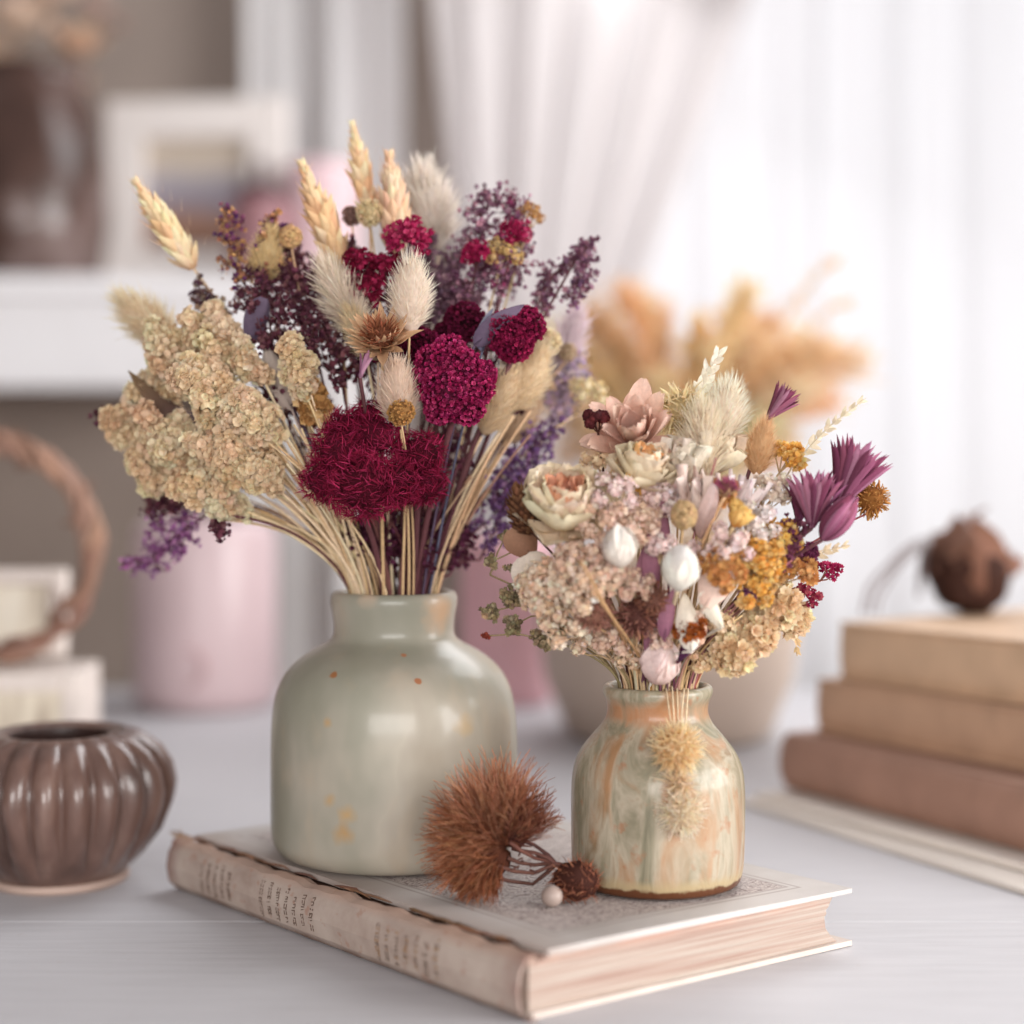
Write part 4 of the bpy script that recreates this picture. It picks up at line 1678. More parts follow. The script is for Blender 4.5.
# --- pale cream statice, a mass of ruffled clusters over the shelf side
for px, py, dy, size, n, lab in [
    (213, 340, -.030, 36, 9, 'cream statice cluster crowning the pale mass, just below the slate leaf'),
    (172, 358, -.020, 36, 9, 'cream statice cluster on the outer top shoulder of the pale mass'),
    (155, 392, .000, 32, 8, 'cream statice cluster above the folded brown leaf'),
    (210, 392, -.050, 40, 11, 'largest cream statice cluster in the heart of the pale mass'),
    (252, 418, -.055, 34, 9, 'cream statice cluster next to the crimson cockscomb'),
    (168, 438, -.030, 36, 9, 'cream statice cluster below the folded brown leaf'),
    (222, 452, -.050, 36, 10, 'cream statice cluster low in the middle of the pale mass'),
    (128, 425, .000, 26, 7, 'cream statice cluster sticking out furthest over the pink canister'),
    (205, 492, -.040, 30, 8, 'cream statice cluster hanging lowest over the pink canister'),
    (256, 470, -.055, 27, 8, 'cream statice cluster touching the sheaf of straw stalks'),
    (156, 474, -.010, 28, 8, 'cream statice cluster above the lilac hanging sprig'),
    (234, 506, -.030, 18, 6, 'small cream statice tuft at the bottom of the pale mass'),
    (252, 362, -.045, 24, 7, 'small cream statice cluster beside the grey papery leaf'),
]:
    cream_statice(L_, px, py, dy, size, lab, n=n)
cream_statice(L_, 300, 366, -.055, 27, 'cream statice head standing between the straw sheaf and the crimson bloom', n=8)
cream_statice(L_, 312, 400, -.045, 22, 'ochre bunched statice head just under the cream head over the crimson bloom', n=8, cols=[lin(206, 164, 108), lin(186, 140, 88), lin(220, 184, 134)])

# --- bunny tails
WHT = [lin(250, 232, 214)]
hare_tail(L_, 411, 297, -.078, 72, 44, 3, 'white bunny tail standing sharp in the middle of the large bouquet', WHT)
hare_tail(L_, 398, 394, -.085, 66, 42, -4, 'mottled pinkish beige bunny tail just above the crimson cockscomb', [lin(230, 206, 186)], lin(242, 222, 204))
hare_tail(L_, 343, 300, -.040, 80, 34, -28, 'long pale feathery bunny tail leaning behind the tan thistle', [lin(236, 222, 206)], fluff=1.3)
hare_tail(L_, 148, 322, .020, 74, 42, -48, 'soft cream bunny tail poking out above the cream statice toward the shelf', [lin(246, 224, 194)], fluff=1.4)
hare_tail(L_, 497, 402, -.030, 74, 42, 24, 'beige bunny tail below the round crimson bloom', [lin(232, 206, 170)], lin(242, 222, 190))
hare_tail(L_, 528, 380, -.015, 74, 40, 26, 'taller beige bunny tail leaning toward the marbled vase', [lin(236, 212, 178)], lin(244, 228, 198))
hare_tail(L_, 520, 420, .010, 60, 34, 34, 'grey beige bunny tail behind the two beige ones', [lin(204, 178, 150)])
hare_tail(L_, 430, 212, .040, 84, 52, -12, 'fluffy white plume rising behind the pink crimson florets', [lin(236, 226, 216)], fluff=1.5)
hare_tail(L_, 565, 350, .045, 76, 26, 20, 'pale lilac feather grass at the window side of the large bouquet', [lin(224, 208, 210)], fluff=1.4)
hare_tail(L_, 266, 258, -.010, 58, 34, 8, 'yellowish papery tuft among the purple sprigs on top', [lin(224, 198, 150)], fluff=1.1)
hare_tail(L_, 362, 335, -.055, 60, 30, -30, 'cream tuft tucked behind the tan thistle', [lin(226, 208, 176)])

# --- peach wheat ears
EAR = [lin(246, 200, 158), lin(250, 210, 172), lin(238, 186, 144)]
wheat(L_, 193, 268, 136, 182, .000, 36, 'peach wheat ear leaning out alone toward the picture frame', EAR)
wheat(L_, 342, 268, 302, 164, -.005, 38, 'peach wheat ear leaning beside the tan poppy pod', EAR)
wheat(L_, 370, 216, 352, 124, .010, 30, 'tallest peach wheat ear at the top of the bouquet', EAR)
wheat(L_, 398, 256, 389, 156, .000, 40, 'broad pink peach wheat ear next to the tallest ear', [lin(226, 184, 152), lin(234, 200, 170)])

# --- purple sea lavender and other small-flowered sprays
GOLDPLUM = [lin(196, 152, 108), lin(170, 120, 96), lin(110, 62, 104), lin(140, 84, 110), lin(212, 172, 128)]
statice(L_, 250, 300, 222, 205, .000, 34, 'purple and tan sea lavender sprig nearest the picture frame', GOLDPLUM)
statice(L_, 268, 300, 274, 212, -.005, 36, 'purple and tan sea lavender sprig below the tan poppy pod', GOLDPLUM)
statice(L_, 275, 360, 262, 268, -.020, 46, 'dark plum sea lavender below the yellowish papery tuft', DPLUM, n=11)
statice(L_, 320, 370, 300, 270, -.020, 48, 'dark plum sea lavender filling the heart behind the cream head', DPLUM, n=11)
statice(L_, 345, 400, 332, 310, -.025, 46, 'dark reddish brown sea lavender behind the crimson cockscomb', DPLUM + [lin(110, 54, 56)], n=11)
statice(L_, 225, 330, 196, 286, .000, 26, 'greyish brown sprig over the crown of the cream statice', [lin(120, 92, 92), lin(170, 146, 124), lin(92, 60, 78)])
statice(L_, 470, 330, 485, 186, .010, 50, 'tall dusky purple sea lavender plume, the highest of the purple ones', PLUM, n=13)
statice(L_, 495, 310, 518, 192, .010, 48, 'tall purple sea lavender plume with pinkish tips beside the highest one', PLUM + [lin(150, 70, 104)], n=13)
statice(L_, 430, 340, 425, 236, .020, 48, 'muted mauve sea lavender behind the white bunny tail', [lin(148, 114, 130), lin(132, 98, 114), lin(164, 130, 142)], n=12)
statice(L_, 455, 340, 452, 250, .015, 44, 'muted mauve sea lavender between the white bunny tail and the tall plume', [lin(138, 102, 120), lin(154, 118, 134)], n=12)
statice(L_, 540, 320, 548, 268, .005, 22, 'thin plum sprig above the round crimson bloom', PLUM)
statice(L_, 552, 276, 596, 238, .000, 14, 'thin arching purple sprig reaching out over the window side', PLUM, n=6)
statice(L_, 588, 240, 572, 306, .000, 26, 'purple sprig drooping at the tip of the window side of the bouquet', PLUM + [lin(140, 100, 136)], n=9)
LIL = [lin(146, 110, 156), lin(124, 88, 136), lin(168, 130, 166), lin(108, 74, 110)]
statice(L_, 490, 520, 545, 425, .020, 52, 'violet sea lavender below the beige bunny tails', LIL, n=13)
statice(L_, 480, 560, 520, 470, .010, 44, 'violet sea lavender low at the window side near the vase mouth', LIL, n=11)
statice(L_, 545, 440, 580, 350, .050, 42, 'faint lilac sea lavender behind the beige bunny tails', [lin(188, 166, 188), lin(204, 184, 196)], n=10)
statice(L_, 212, 512, 130, 572, .030, 46, 'lilac sea lavender sprig hanging down in front of the pink canister', [lin(170, 114, 160), lin(192, 140, 180), lin(146, 90, 138)], n=10, dy1=.05)
statice(L_, 190, 496, 148, 505, .030, 34, 'dark plum sprig under the cream statice', DPLUM, n=8)
statice(L_, 216, 514, 220, 536, -.04, 14, 'tiny blackish plum floret on a thread below the cream statice', DPLUM, n=5)
statice(L_, 130, 410, 96, 420, .010, 14, 'small dark sprig poking out of the cream statice toward the twig wreath', DPLUM, n=5)
for px0, py0, px1, py1, dy, lab in [
    (375, 400, 372, 312, .000, 'dark plum filler spray behind the tan thistle'), (425, 420, 430, 330, -.005, 'dark plum filler spray behind the bumpy crimson bloom'),
    (470, 420, 478, 340, .005, 'dark plum filler spray behind the round crimson bloom'), (400, 360, 405, 262, .010, 'dark plum filler spray behind the white bunny tail'),
    (350, 330, 348, 240, .015, 'dark plum filler spray between the wheat ears'), (305, 330, 290, 250, .015, 'dark plum filler spray below the leaning wheat ear'),
    (510, 430, 520, 350, .020, 'dark plum filler spray behind the taller beige bunny tail'), (290, 430, 280, 350, .000, 'dark plum filler spray behind the straw sheaf'),
    (440, 500, 445, 420, .000, 'dark plum filler spray beside the crimson cockscomb'), (330, 470, 325, 400, .010, 'dark plum filler spray behind the crimson cockscomb'),
]:
    statice(L_, px0, py0, px1, py1, dy, 50, lab, DPLUM + [lin(96, 46, 70)], n=11)
for px0, py0, px1, py1, dy, lab in [(395, 570, 392, 520, -.01, 'reddish plum spray at the vase mouth under the crimson cockscomb'), (425, 575, 432, 520, -.015, 'reddish plum spray at the vase mouth toward the window'),
                                    (450, 575, 462, 530, .0, 'violet plum spray close to the window side of the vase mouth'), (365, 560, 358, 520, -.01, 'reddish plum spray at the vase mouth beside the straw sheaf'),
    (412, 560, 410, 505, .01, 'dark plum spray behind the stalks in the middle of the vase mouth'), (440, 555, 450, 490, .012, 'dark plum spray behind the stalks on the window side'), (380, 550, 378, 510, .015, 'dark plum spray behind the stalks toward the shelf'), (340, 540, 335, 505, .0, 'dark plum spray between straw sheaf and crimson cockscomb')]:
    statice(L_, px0, py0, px1, py1, dy, 32, lab, [lin(96, 44, 64), lin(112, 58, 84), lin(76, 34, 50)], n=9)

# --- crimson blooms
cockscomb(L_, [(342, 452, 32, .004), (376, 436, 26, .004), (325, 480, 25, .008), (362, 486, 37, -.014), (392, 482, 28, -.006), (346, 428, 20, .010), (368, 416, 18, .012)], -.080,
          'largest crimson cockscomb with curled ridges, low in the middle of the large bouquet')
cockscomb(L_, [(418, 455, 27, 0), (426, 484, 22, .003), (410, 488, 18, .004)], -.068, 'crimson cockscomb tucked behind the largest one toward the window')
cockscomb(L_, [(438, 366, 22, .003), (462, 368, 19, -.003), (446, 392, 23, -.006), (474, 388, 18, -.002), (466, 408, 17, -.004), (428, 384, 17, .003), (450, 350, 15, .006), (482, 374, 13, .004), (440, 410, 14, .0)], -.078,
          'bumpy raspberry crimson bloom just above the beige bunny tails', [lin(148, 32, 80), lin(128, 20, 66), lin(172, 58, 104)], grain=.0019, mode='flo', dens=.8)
cockscomb(L_, [(507, 332, 22, 0), (524, 326, 20, .002), (514, 344, 18, -.002)], -.05, 'round dark crimson bloom under the slate leaf', [lin(120, 18, 58), lin(146, 34, 76)], grain=.0019, mode='flo', dens=.8)
cockscomb(L_, [(465, 322, 20, 0), (450, 336, 16, -.002)], -.03, 'dark wine bloom half hidden behind the slate leaf', [lin(84, 16, 42), lin(104, 24, 56)], grain=.0019, mode='flo', dens=.8)
cockscomb(L_, [(382, 345, 16, 0), (398, 352, 18, -.002), (420, 345, 18, 0)], -.05, 'dark wine bloom between the tan thistle and the bumpy bloom', [lin(88, 14, 44), lin(108, 22, 58)], grain=.0019, mode='flo', dens=.8)
PK = [lin(172, 40, 86), lin(196, 72, 112), lin(150, 26, 72)]
cluster(L_, 407, 240, -.03, 25, 'pinkish crimson floret cluster right behind the tip of the white bunny tail', PK, 'yarrow_flower', n=12, flo=.0023, tpl=FLO_CUP, stem_c=PLUMSTEM)
cluster(L_, 362, 290, -.03, 24, 'dark crimson floret cluster behind the tan thistle', CRIM, 'yarrow_flower', n=12, flo=.0023, tpl=FLO_CUP, stem_c=PLUMSTEM)
cluster(L_, 358, 262, -.035, 15, 'small crimson floret cluster on a thin bare stem beside the pink peach wheat ear', CRIM, 'yarrow_flower', n=9, flo=.0022, tpl=FLO_CUP, stem_c=PLUMSTEM)
cluster(L_, 386, 270, -.025, 20, 'crimson floret cluster between the wheat ear and the white bunny tail', CRIM, 'yarrow_flower', n=10, flo=.0022, tpl=FLO_CUP, stem_c=PLUMSTEM)
cluster(L_, 478, 254, -.01, 17, 'bright crimson floret cluster on the tall purple plume', PK, 'yarrow_flower', n=9, flo=.0022, tpl=FLO_CUP, stem_c=PLUMSTEM)
cluster(L_, 517, 233, -.005, 15, 'bright crimson floret cluster near the top of the pink-tipped plume', PK, 'yarrow_flower', n=8, flo=.0022, tpl=FLO_CUP, stem_c=PLUMSTEM)
cluster(L_, 503, 254, -.004, 22, 'buttery yellow floret cluster between the purple plumes', [lin(226, 196, 140), lin(212, 176, 116)], 'yellow_yarrow', n=9, tpl=FLO_CUP)
cluster(L_, 532, 215, .005, 14, 'golden tan floret cluster at the very top of the window side plume', [lin(200, 156, 104), lin(180, 132, 90)], 'yellow_yarrow', n=7, tpl=FLO_CUP)
cluster(L_, 590, 395, .03, 25, 'cream yellow floret cluster between the two bouquets', [lin(236, 222, 188), lin(228, 206, 160)], 'yellow_yarrow', n=10, tpl=FLO_CUP)
cluster(L_, 248, 300, -.01, 20, 'brownish plum floret cluster above the slate leaf', [lin(110, 66, 78), lin(150, 104, 96)], 'yarrow_flower', n=9, tpl=FLO_CUP, stem_c=PLUMSTEM)

# --- tan thistle, buds, pods and leaves
thistle(L_, 380, 333, -.088, 25, 'tan thistle flower with spiky bracts just below the white bunny tail', -10, .75)
pleated(L_, 360, 378, 369, 350, -.090, 10, 'small lilac pink bract on a bare stem below the tan thistle', [lin(186, 136, 160), lin(160, 108, 136)], 'lilac_bract', n=7, spread=.25)
ball(L_, 291, 237, -.012, 12, 'smooth tan poppy pod beside the leaning wheat ear', lin(206, 164, 116), lin(220, 180, 130), 'poppy_pod', 'bead', 240, .0010)
ball(L_, 370, 213, -.005, 14, 'cream button flower under the tallest wheat ear', lin(230, 206, 160), lin(240, 222, 184), 'button_flower', 'flo', 170, .0016)
ball(L_, 352, 216, .005, 10, 'small grey brown button at the side of the tallest wheat ear', lin(150, 116, 108), lin(170, 134, 122), 'button_flower', 'flo', 120, .0014)
ball(L_, 548, 342, .000, 14, 'cream button flower beside the round crimson bloom', lin(238, 214, 172), lin(246, 230, 200), 'button_flower', 'flo', 170, .0017)
ball(L_, 568, 352, .030, 9, 'tiny beige button at the window edge of the large bouquet', lin(206, 180, 150), lin(220, 196, 168), 'button_flower', 'flo', 100, .0014)
ball(L_, 401, 412, -.094, 13, 'golden tan button seated at the foot of the mottled bunny tail', lin(176, 128, 76), lin(206, 160, 100), 'button_flower', 'flo', 200, .0013)
SLATE, SLATE2 = lin(92, 76, 96), lin(120, 104, 124)
leaf(L_, 250, 346, 264, 298, -.035, 24, 'broad slate purple leaf above the cream statice', SLATE, SLATE2, tip='round', roll=.4)
leaf(L_, 205, 432, 128, 372, -.015, 26, 'folded olive brown leaf lying across the cream statice', lin(86, 62, 78), lin(138, 112, 82), roll=.6, curl=.4)
leaf(L_, 474, 346, 524, 304, -.062, 20, 'slate leaf lying over the round crimson bloom', SLATE, lin(132, 114, 136), roll=.3)
leaf(L_, 482, 352, 492, 308, -.055, 14, 'narrow blue grey leaf standing beside the dark wine bloom', lin(96, 92, 112), lin(150, 150, 168), roll=.7)
leaf(L_, 292, 410, 264, 344, -.035, 26, 'pale grey papery leaf between the cream statice clusters', lin(186, 168, 158), lin(204, 190, 178), roll=.2)
leaf(L_, 152, 422, 128, 390, .012, 40, 'round blush beige petal at the outer edge of the cream statice', lin(214, 182, 150), lin(226, 198, 168), 'papery_petal', tip='round')
leaf(L_, 330, 250, 318, 292, .0, 14, 'curled pale twisted strip hanging from the leaning wheat ear', lin(206, 180, 146), lin(224, 204, 176), 'curled_strip', curl=1.2)

# --- stalks
for k in range(50):
    f = k / 49
    px, py = 250 + 62 * f + RNG.uniform(-8, 8), 470 - 90 * abs(f - .45) + RNG.uniform(-30, 25)
    stalk(L_, px, py, -.055 + .05 * (k % 4) / 3, 'thin straw stalk in the pale sheaf between the cream statice and the vase mouth', 'straw stalks of the pale sheaf', STRAWS, .00075)
for k in range(14):
    stalk(L_, 205 + 5 * k + RNG.uniform(-10, 10), 505 + RNG.uniform(-12, 22) - k, -.03 + .04 * (k % 3) / 2, 'fine straw stalk spreading low out of the sheaf toward the pink canister', 'low spreading straw stalks', STRAWS, .0006, 'fine_stalk', .5)
for k in range(46):
    f = k / 45
    stalk(L_, 345 + 120 * f + RNG.uniform(-8, 8), 500 + RNG.uniform(-40, 30), -.03 + .05 * (k % 4) / 3, 'dark plum stalk standing in the middle of the vase mouth', 'plum stalks in the vase mouth', [lin(104, 62, 66), lin(84, 46, 54), lin(132, 88, 84)], .0008, 'plum_stalk')
for k in range(16):
    f = k / 15
    stalk(L_, 470 + 70 * f + RNG.uniform(-8, 8), 460 - 40 * f + RNG.uniform(-25, 25), -.03 + .06 * (k % 4) / 3, 'pale beige stalk below the beige bunny tails', 'pale stalks below the bunny tails', [lin(206, 176, 140), lin(186, 150, 120)], .0008, 'pale_stalk')

# ======================================================== the small bouquet
R_ = RV
# --- larger blooms
rose(R_, 566, 500, -.055, 46, 'cream rose with a peach heart at the side nearest the large bouquet', lin(252, 227, 196), lin(252, 234, 210), lin(240, 178, 146), deg=-6, tilt=.75)
ball(R_, 524, 512, -.045, 20, 'dark brown scaly cone flower beside the cream rose', lin(96, 62, 44), lin(140, 98, 70), 'cone_flower', 'scale', 130, .0042, deg=-15, tilt=.2, sq=(.85, .85, 1.4), stem_c=lin(80, 52, 44))
leaf(R_, 532, 556, 512, 528, -.04, 34, 'rounded dusky brown leaf under the cone flower', lin(120, 84, 66), lin(160, 122, 98), tip='round')
leaf(R_, 545, 596, 524, 556, -.045, 42, 'rounded translucent grey cream leaf below the cream rose', lin(206, 192, 176), lin(222, 210, 196), tip='round')
big_petals(R_, 632, 428, -.025, 36, 'dusty pink pleated bloom at the top of the small bouquet', lin(208, 158, 136), lin(238, 204, 186), -10, 1.05, n=15, th=1.15, curl=-.5, w=.40, name='dusty_pink_flower', ruf=.03)
rose(R_, 645, 464, -.045, 32, 'cream and ochre rose under the dusty pink bloom', lin(250, 228, 200), lin(252, 234, 212), lin(222, 170, 120), deg=14, tilt=.5)
cluster(R_, 596, 420, -.025, 13, 'dark maroon berry tuft beside the dusty pink bloom', [lin(84, 34, 38), lin(110, 48, 50)], 'maroon_berry_sprig', n=7, tpl=BEAD, flo=.0016, stem_c=lin(80, 48, 42))
ball(R_, 683, 412, -.01, 24, 'pale yellow fluffy globe behind the dusty pink bloom', lin(232, 208, 158), lin(244, 228, 188), 'fluffy_globe', 'hair', 420, .0016, hl=.5)
hare_tail(R_, 724, 414, -.015, 62, 50, 8, 'fluffy white tuft at the top of the small bouquet', [lin(250, 232, 212)], fluff=1.35, name='white_fluffy_flower')
hare_tail(R_, 704, 446, -.03, 74, 40, -4, 'wispy cream white plume rising in the middle of the small bouquet', [lin(248, 228, 204)], fluff=1.6, name='white_fluffy_flower')
big_petals(R_, 686, 462, -.035, 28, 'translucent cream papery bloom in the upper middle of the small bouquet', lin(246, 226, 200), lin(250, 236, 218), -8, .5, n=7, w=.7, ruf=.16, name='white_papery_flower')
big_petals(R_, 722, 456, -.02, 26, 'cream papery bloom with ochre folds beside the peach bunny tail', lin(244, 218, 182), lin(250, 232, 206), 14, .6, n=6, w=.65, ruf=.16, name='white_papery_flower')
hare_tail(R_, 760, 448, -.02, 60, 32, 10, 'peach bunny tail under the upper plum strawflower', [lin(222, 180, 134)], lin(236, 204, 164))
big_petals(R_, 700, 512, -.055, 34, 'blush lily with long narrow petals in the middle of the small bouquet', lin(206, 172, 158), lin(236, 216, 206), -4, .35, n=9, th=.5, curl=-.35, w=.3, tip='point', name='blush_lily', Lk=2.0)
big_petals(R_, 740, 500, -.045, 25, 'pale lilac lily beside the magenta pincushion', lin(216, 192, 190), lin(238, 224, 222), 12, .45, n=7, th=.6, curl=-.4, w=.34, tip='point', name='blush_lily', Lk=1.9)
ball(R_, 684, 515, -.078, 13, 'tan oval seed pod in a dark cup at the middle of the blush lily', lin(186, 152, 108), lin(206, 174, 130), 'seed_pod', 'bead', 200, .0012, sq=(1, 1, 1.15))

# --- plum strawflowers at the window side
PL2 = [lin(138, 74, 100), lin(156, 94, 120), lin(116, 58, 82), lin(172, 116, 140)]
pleated(R_, 766, 420, 793, 388, -.02, 20, 'upper plum strawflower standing alone above the peach bunny tail', PL2, n=34, spread=.36, w=.10)
pleated(R_, 812, 528, 816, 470, -.045, 30, 'middle plum strawflower with a wide pleated fan', PL2, n=52, spread=.50, w=.115)
pleated(R_, 836, 508, 866, 442, -.030, 30, 'outer plum strawflower with jagged pointed tips', PL2, n=48, spread=.44, w=.115)
pleated(R_, 822, 540, 858, 492, -.055, 30, 'closed egg-shaped plum strawflower below the two open ones', PL2, n=60, spread=.95, w=.15, closed=True, jag=.05)
pleated(R_, 798, 524, 804, 482, -.03, 20, 'small dark plum strawflower behind the wide pleated fan', [lin(92, 40, 66), lin(110, 56, 84)], n=16, spread=.40)
ball(R_, 871, 499, -.02, 16, 'golden brown spiky button furthest out on the window side', lin(176, 116, 58), lin(214, 160, 92), 'golden_button', 'rod', 160, .0016, hl=.4, stem_c=lin(150, 84, 84))

# --- white leaf sprays
feather_spray(R_, 697, 402, 722, 350, .00, 20, 'white leaf spray standing up highest above the small bouquet', lin(240, 232, 214), n=6)
feather_spray(R_, 796, 462, 866, 398, .01, 15, 'pale leaf spray reaching out behind the plum strawflowers', lin(226, 212, 186), n=9)
feather_spray(R_, 806, 560, 850, 545, .03, 14, 'short cream leaf spray under the closed plum strawflower', lin(232, 212, 180), n=5)
feather_spray(R_, 790, 610, 797, 656, .01, 12, 'thin wheat-coloured spray drooping over the beige pot', lin(216, 184, 138), n=5)

# --- white and blush buds
bud(R_, 620, 551, -.085, 20, 'white papery bud, upper one of the two white buds in the small bouquet', lin(232, 220, 206), lin(244, 236, 228), -6, .25, 1.0)
bud(R_, 680, 573, -.090, 23, 'round white papery bud, lower one of the two white buds in the small bouquet', lin(236, 226, 212), lin(246, 240, 232), 6, .3, .95)
bud(R_, 659, 667, -.046, 25, 'blush pink bud resting on the rim of the marbled vase', lin(222, 190, 182), lin(240, 218, 210), 8, .5, .95, ruf=.05)
leaf(R_, 692, 652, 684, 592, -.070, 22, 'long drooping white petal under the round white bud', lin(240, 232, 218), lin(232, 218, 196), 'papery_petal', tip='point', curl=.5)
leaf(R_, 722, 628, 702, 592, -.075, 16, 'narrow ivory petal beside the orange brown tuft', lin(238, 228, 206), lin(242, 236, 222), 'papery_petal', tip='round', curl=.4)
leaf(R_, 706, 606, 726, 566, -.078, 34, 'blush fan petal behind the round white bud', lin(226, 194, 178), lin(238, 216, 204), 'papery_petal', tip='round', curl=.5)
leaf(R_, 700, 645, 690, 612, -.060, 26, 'ribbed peach petal above the blush bud', lin(218, 176, 150), lin(234, 204, 182), 'papery_petal', tip='round', curl=.5)

# --- mauve blades
MAU = [lin(150, 98, 118), lin(128, 80, 100), lin(170, 120, 134)]
for x0, y0, x1, y1, dy, W, lab in [(655, 596, 652, 520, -.066, 18, 'long mauve blade between the two white buds'), (664, 640, 676, 584, -.070, 16, 'mauve blade below the round white bud'),
                                   (652, 660, 655, 610, -.055, 15, 'short mauve blade close to the blush bud'), (668, 560, 662, 490, -.055, 14, 'pinkish mauve blade behind the seed pod'), (640, 600, 644, 545, -.06, 12, 'thin mauve blade behind the upper white bud')]:
    leaf(R_, x0, y0, x1, y1, dy, W, lab, MAU[1], MAU[2], 'mauve_blade', curl=.3, roll=.3)

# --- small-flowered domes
PINKISH = [lin(240, 216, 210), lin(232, 202, 196), lin(246, 228, 222)]
BEIGE = [lin(250, 224, 198), lin(244, 210, 180), lin(252, 234, 214)]
TPK = [lin(230, 200, 178), lin(220, 186, 164), lin(240, 214, 196)]
for px, py, dy, r, cols, n, lab in [
    (616, 494, -.060, 24, PINKISH, 12, 'lilac pink rice flower beside the cream rose'),
    (604, 522, -.070, 25, TPK, 12, 'dusky tan pink rice flower under the lilac pink one'),
    (578, 560, -.068, 26, TPK, 12, 'tan pink rice flower under the cream rose'),
    (548, 584, -.055, 32, BEIGE, 15, 'wide beige rice flower reaching toward the sage vase'),
    (586, 585, -.075, 28, BEIGE, 14, 'beige rice flower just above the brown pincushions'),
    (565, 618, -.050, 30, BEIGE, 14, 'lowest beige rice flower on the side of the sage vase'),
    (606, 570, -.075, 20, TPK, 10, 'small tan pink rice flower below the upper white bud'),
    (640, 520, -.065, 24, TPK, 12, 'tan pink rice flower above the upper white bud'),
    (660, 545, -.070, 15, PINKISH, 9, 'small pink rice flower between the two white buds'),
    (664, 498, -.050, 24, PINKISH, 12, 'pale pink rice flower at the foot of the cream papery bloom'),
    (728, 545, -.070, 22, PINKISH, 11, 'white pink rice flower below the gold petals'),
    (756, 520, -.050, 24, [lin(240, 230, 224), lin(228, 214, 208)], 11, 'whitish rice flower beside the wide pleated strawflower'),
    (772, 490, -.030, 22, [lin(234, 214, 196), lin(240, 226, 212)], 10, 'cream pink rice flower behind the small dark strawflower'),
    (700, 560, -.060, 20, PINKISH, 10, 'pink rice flower touching the round white bud'),
    (660, 640, -.058, 13, [lin(236, 208, 194), lin(226, 190, 172)], 9, 'cream pink starry rice flower right above the blush bud'),
    (612, 638, -.045, 22, TPK, 10, 'tan pink rice flower low near the vase rim'),
    (636, 585, -.072, 18, TPK, 9, 'tan pink rice flower under the stem of the upper white bud'),
    (590, 640, -.03, 22, BEIGE, 10, 'beige rice flower low behind the green sprigs'),
    (628, 655, -.035, 15, BEIGE, 9, 'small beige rice flower just over the vase rim'),
    (700, 662, -.040, 13, [lin(232, 200, 158), lin(242, 216, 180)], 8, 'small straw rice flower just over the vase rim on the window side'),
    (722, 622, -.045, 15, [lin(236, 206, 168), lin(246, 222, 188)], 9, 'small peach rice flower above the globe nearest the rim'),
    (600, 470, -.03, 24, [lin(226, 196, 160), lin(236, 212, 180)], 10, 'straw cream rice flower between the cream rose and the dusty pink bloom'),
]:
    cluster(R_, px, py, dy, r, lab, cols, n=n, dens=1.1)

GOLD = [lin(240, 194, 112), lin(228, 172, 86), lin(248, 214, 148)]
OCH = [lin(214, 162, 102), lin(194, 136, 82), lin(230, 186, 130)]
for px, py, dy, r, cols, n, lab in [
    (722, 566, -.072, 22, OCH, 12, 'ochre yarrow beside the round white bud'),
    (762, 556, -.055, 24, GOLD, 12, 'golden yellow yarrow under the whitish rice flower'),
    (748, 590, -.055, 20, GOLD, 10, 'golden yellow yarrow above the peach globes'),
    (788, 456, -.015, 18, GOLD, 9, 'golden yarrow above the small dark strawflower'),
    (798, 568, -.035, 20, OCH, 10, 'ochre brown yarrow near the crimson tips'),
    (776, 536, -.040, 22, GOLD, 10, 'golden yarrow below the small dark strawflower'),
    (718, 494, -.050, 18, OCH, 9, 'ochre yarrow under the magenta pincushion'),
    (690, 628, -.062, 15, [lin(176, 100, 48), lin(150, 78, 36)], 9, 'burnt orange tuft above the blush bud'),
    (765, 580, -.03, 22, [lin(232, 200, 150), lin(216, 178, 120)], 10, 'straw yellow yarrow behind the peach globes'),
]:
    cluster(R_, px, py, dy, r, lab, cols, 'yellow_yarrow', n=n, tpl=FLO_CUP, flo=.0024, dens=1.2)
big_petals(R_, 738, 517, -.072, 15, 'crumpled gold petalled bloom just under the magenta pincushion', lin(228, 172, 88), lin(244, 206, 128), 20, .6, n=5, w=.7, ruf=.2, name='gold_flower')
leaf(R_, 640, 490, 624, 476, -.055, 16, 'ochre petal under the cream and ochre rose', lin(196, 140, 66), lin(220, 172, 96), 'gold_petal', tip='round')

# --- pincushions
BRN = [lin(156, 108, 90), lin(174, 124, 104), lin(136, 92, 78)]
thistle(R_, 726, 486, -.070, 15, 'magenta pincushion flower with a tan base at the upper middle', 0, .35, lin(206, 172, 132), lin(160, 110, 96), lin(180, 80, 130), 'pincushion_flower', 12, 1.0)
ball(R_, 638, 616, -.060, 18, 'brown spiky pincushion below the upper white bud', lin(118, 74, 66), lin(176, 122, 104), 'brown_pincushion', 'rod', 190, .0016, hl=.42)
ball(R_, 594, 612, -.066, 16, 'brown pink pincushion toward the sage vase', BRN[1], lin(184, 132, 118), 'brown_pincushion', 'rod', 190, .0016, hl=.42)
ball(R_, 652, 598, -.070, 14, 'small brown pincushion beside the mauve blade', BRN[2], lin(160, 104, 80), 'brown_pincushion', 'rod', 150, .0016, hl=.42)

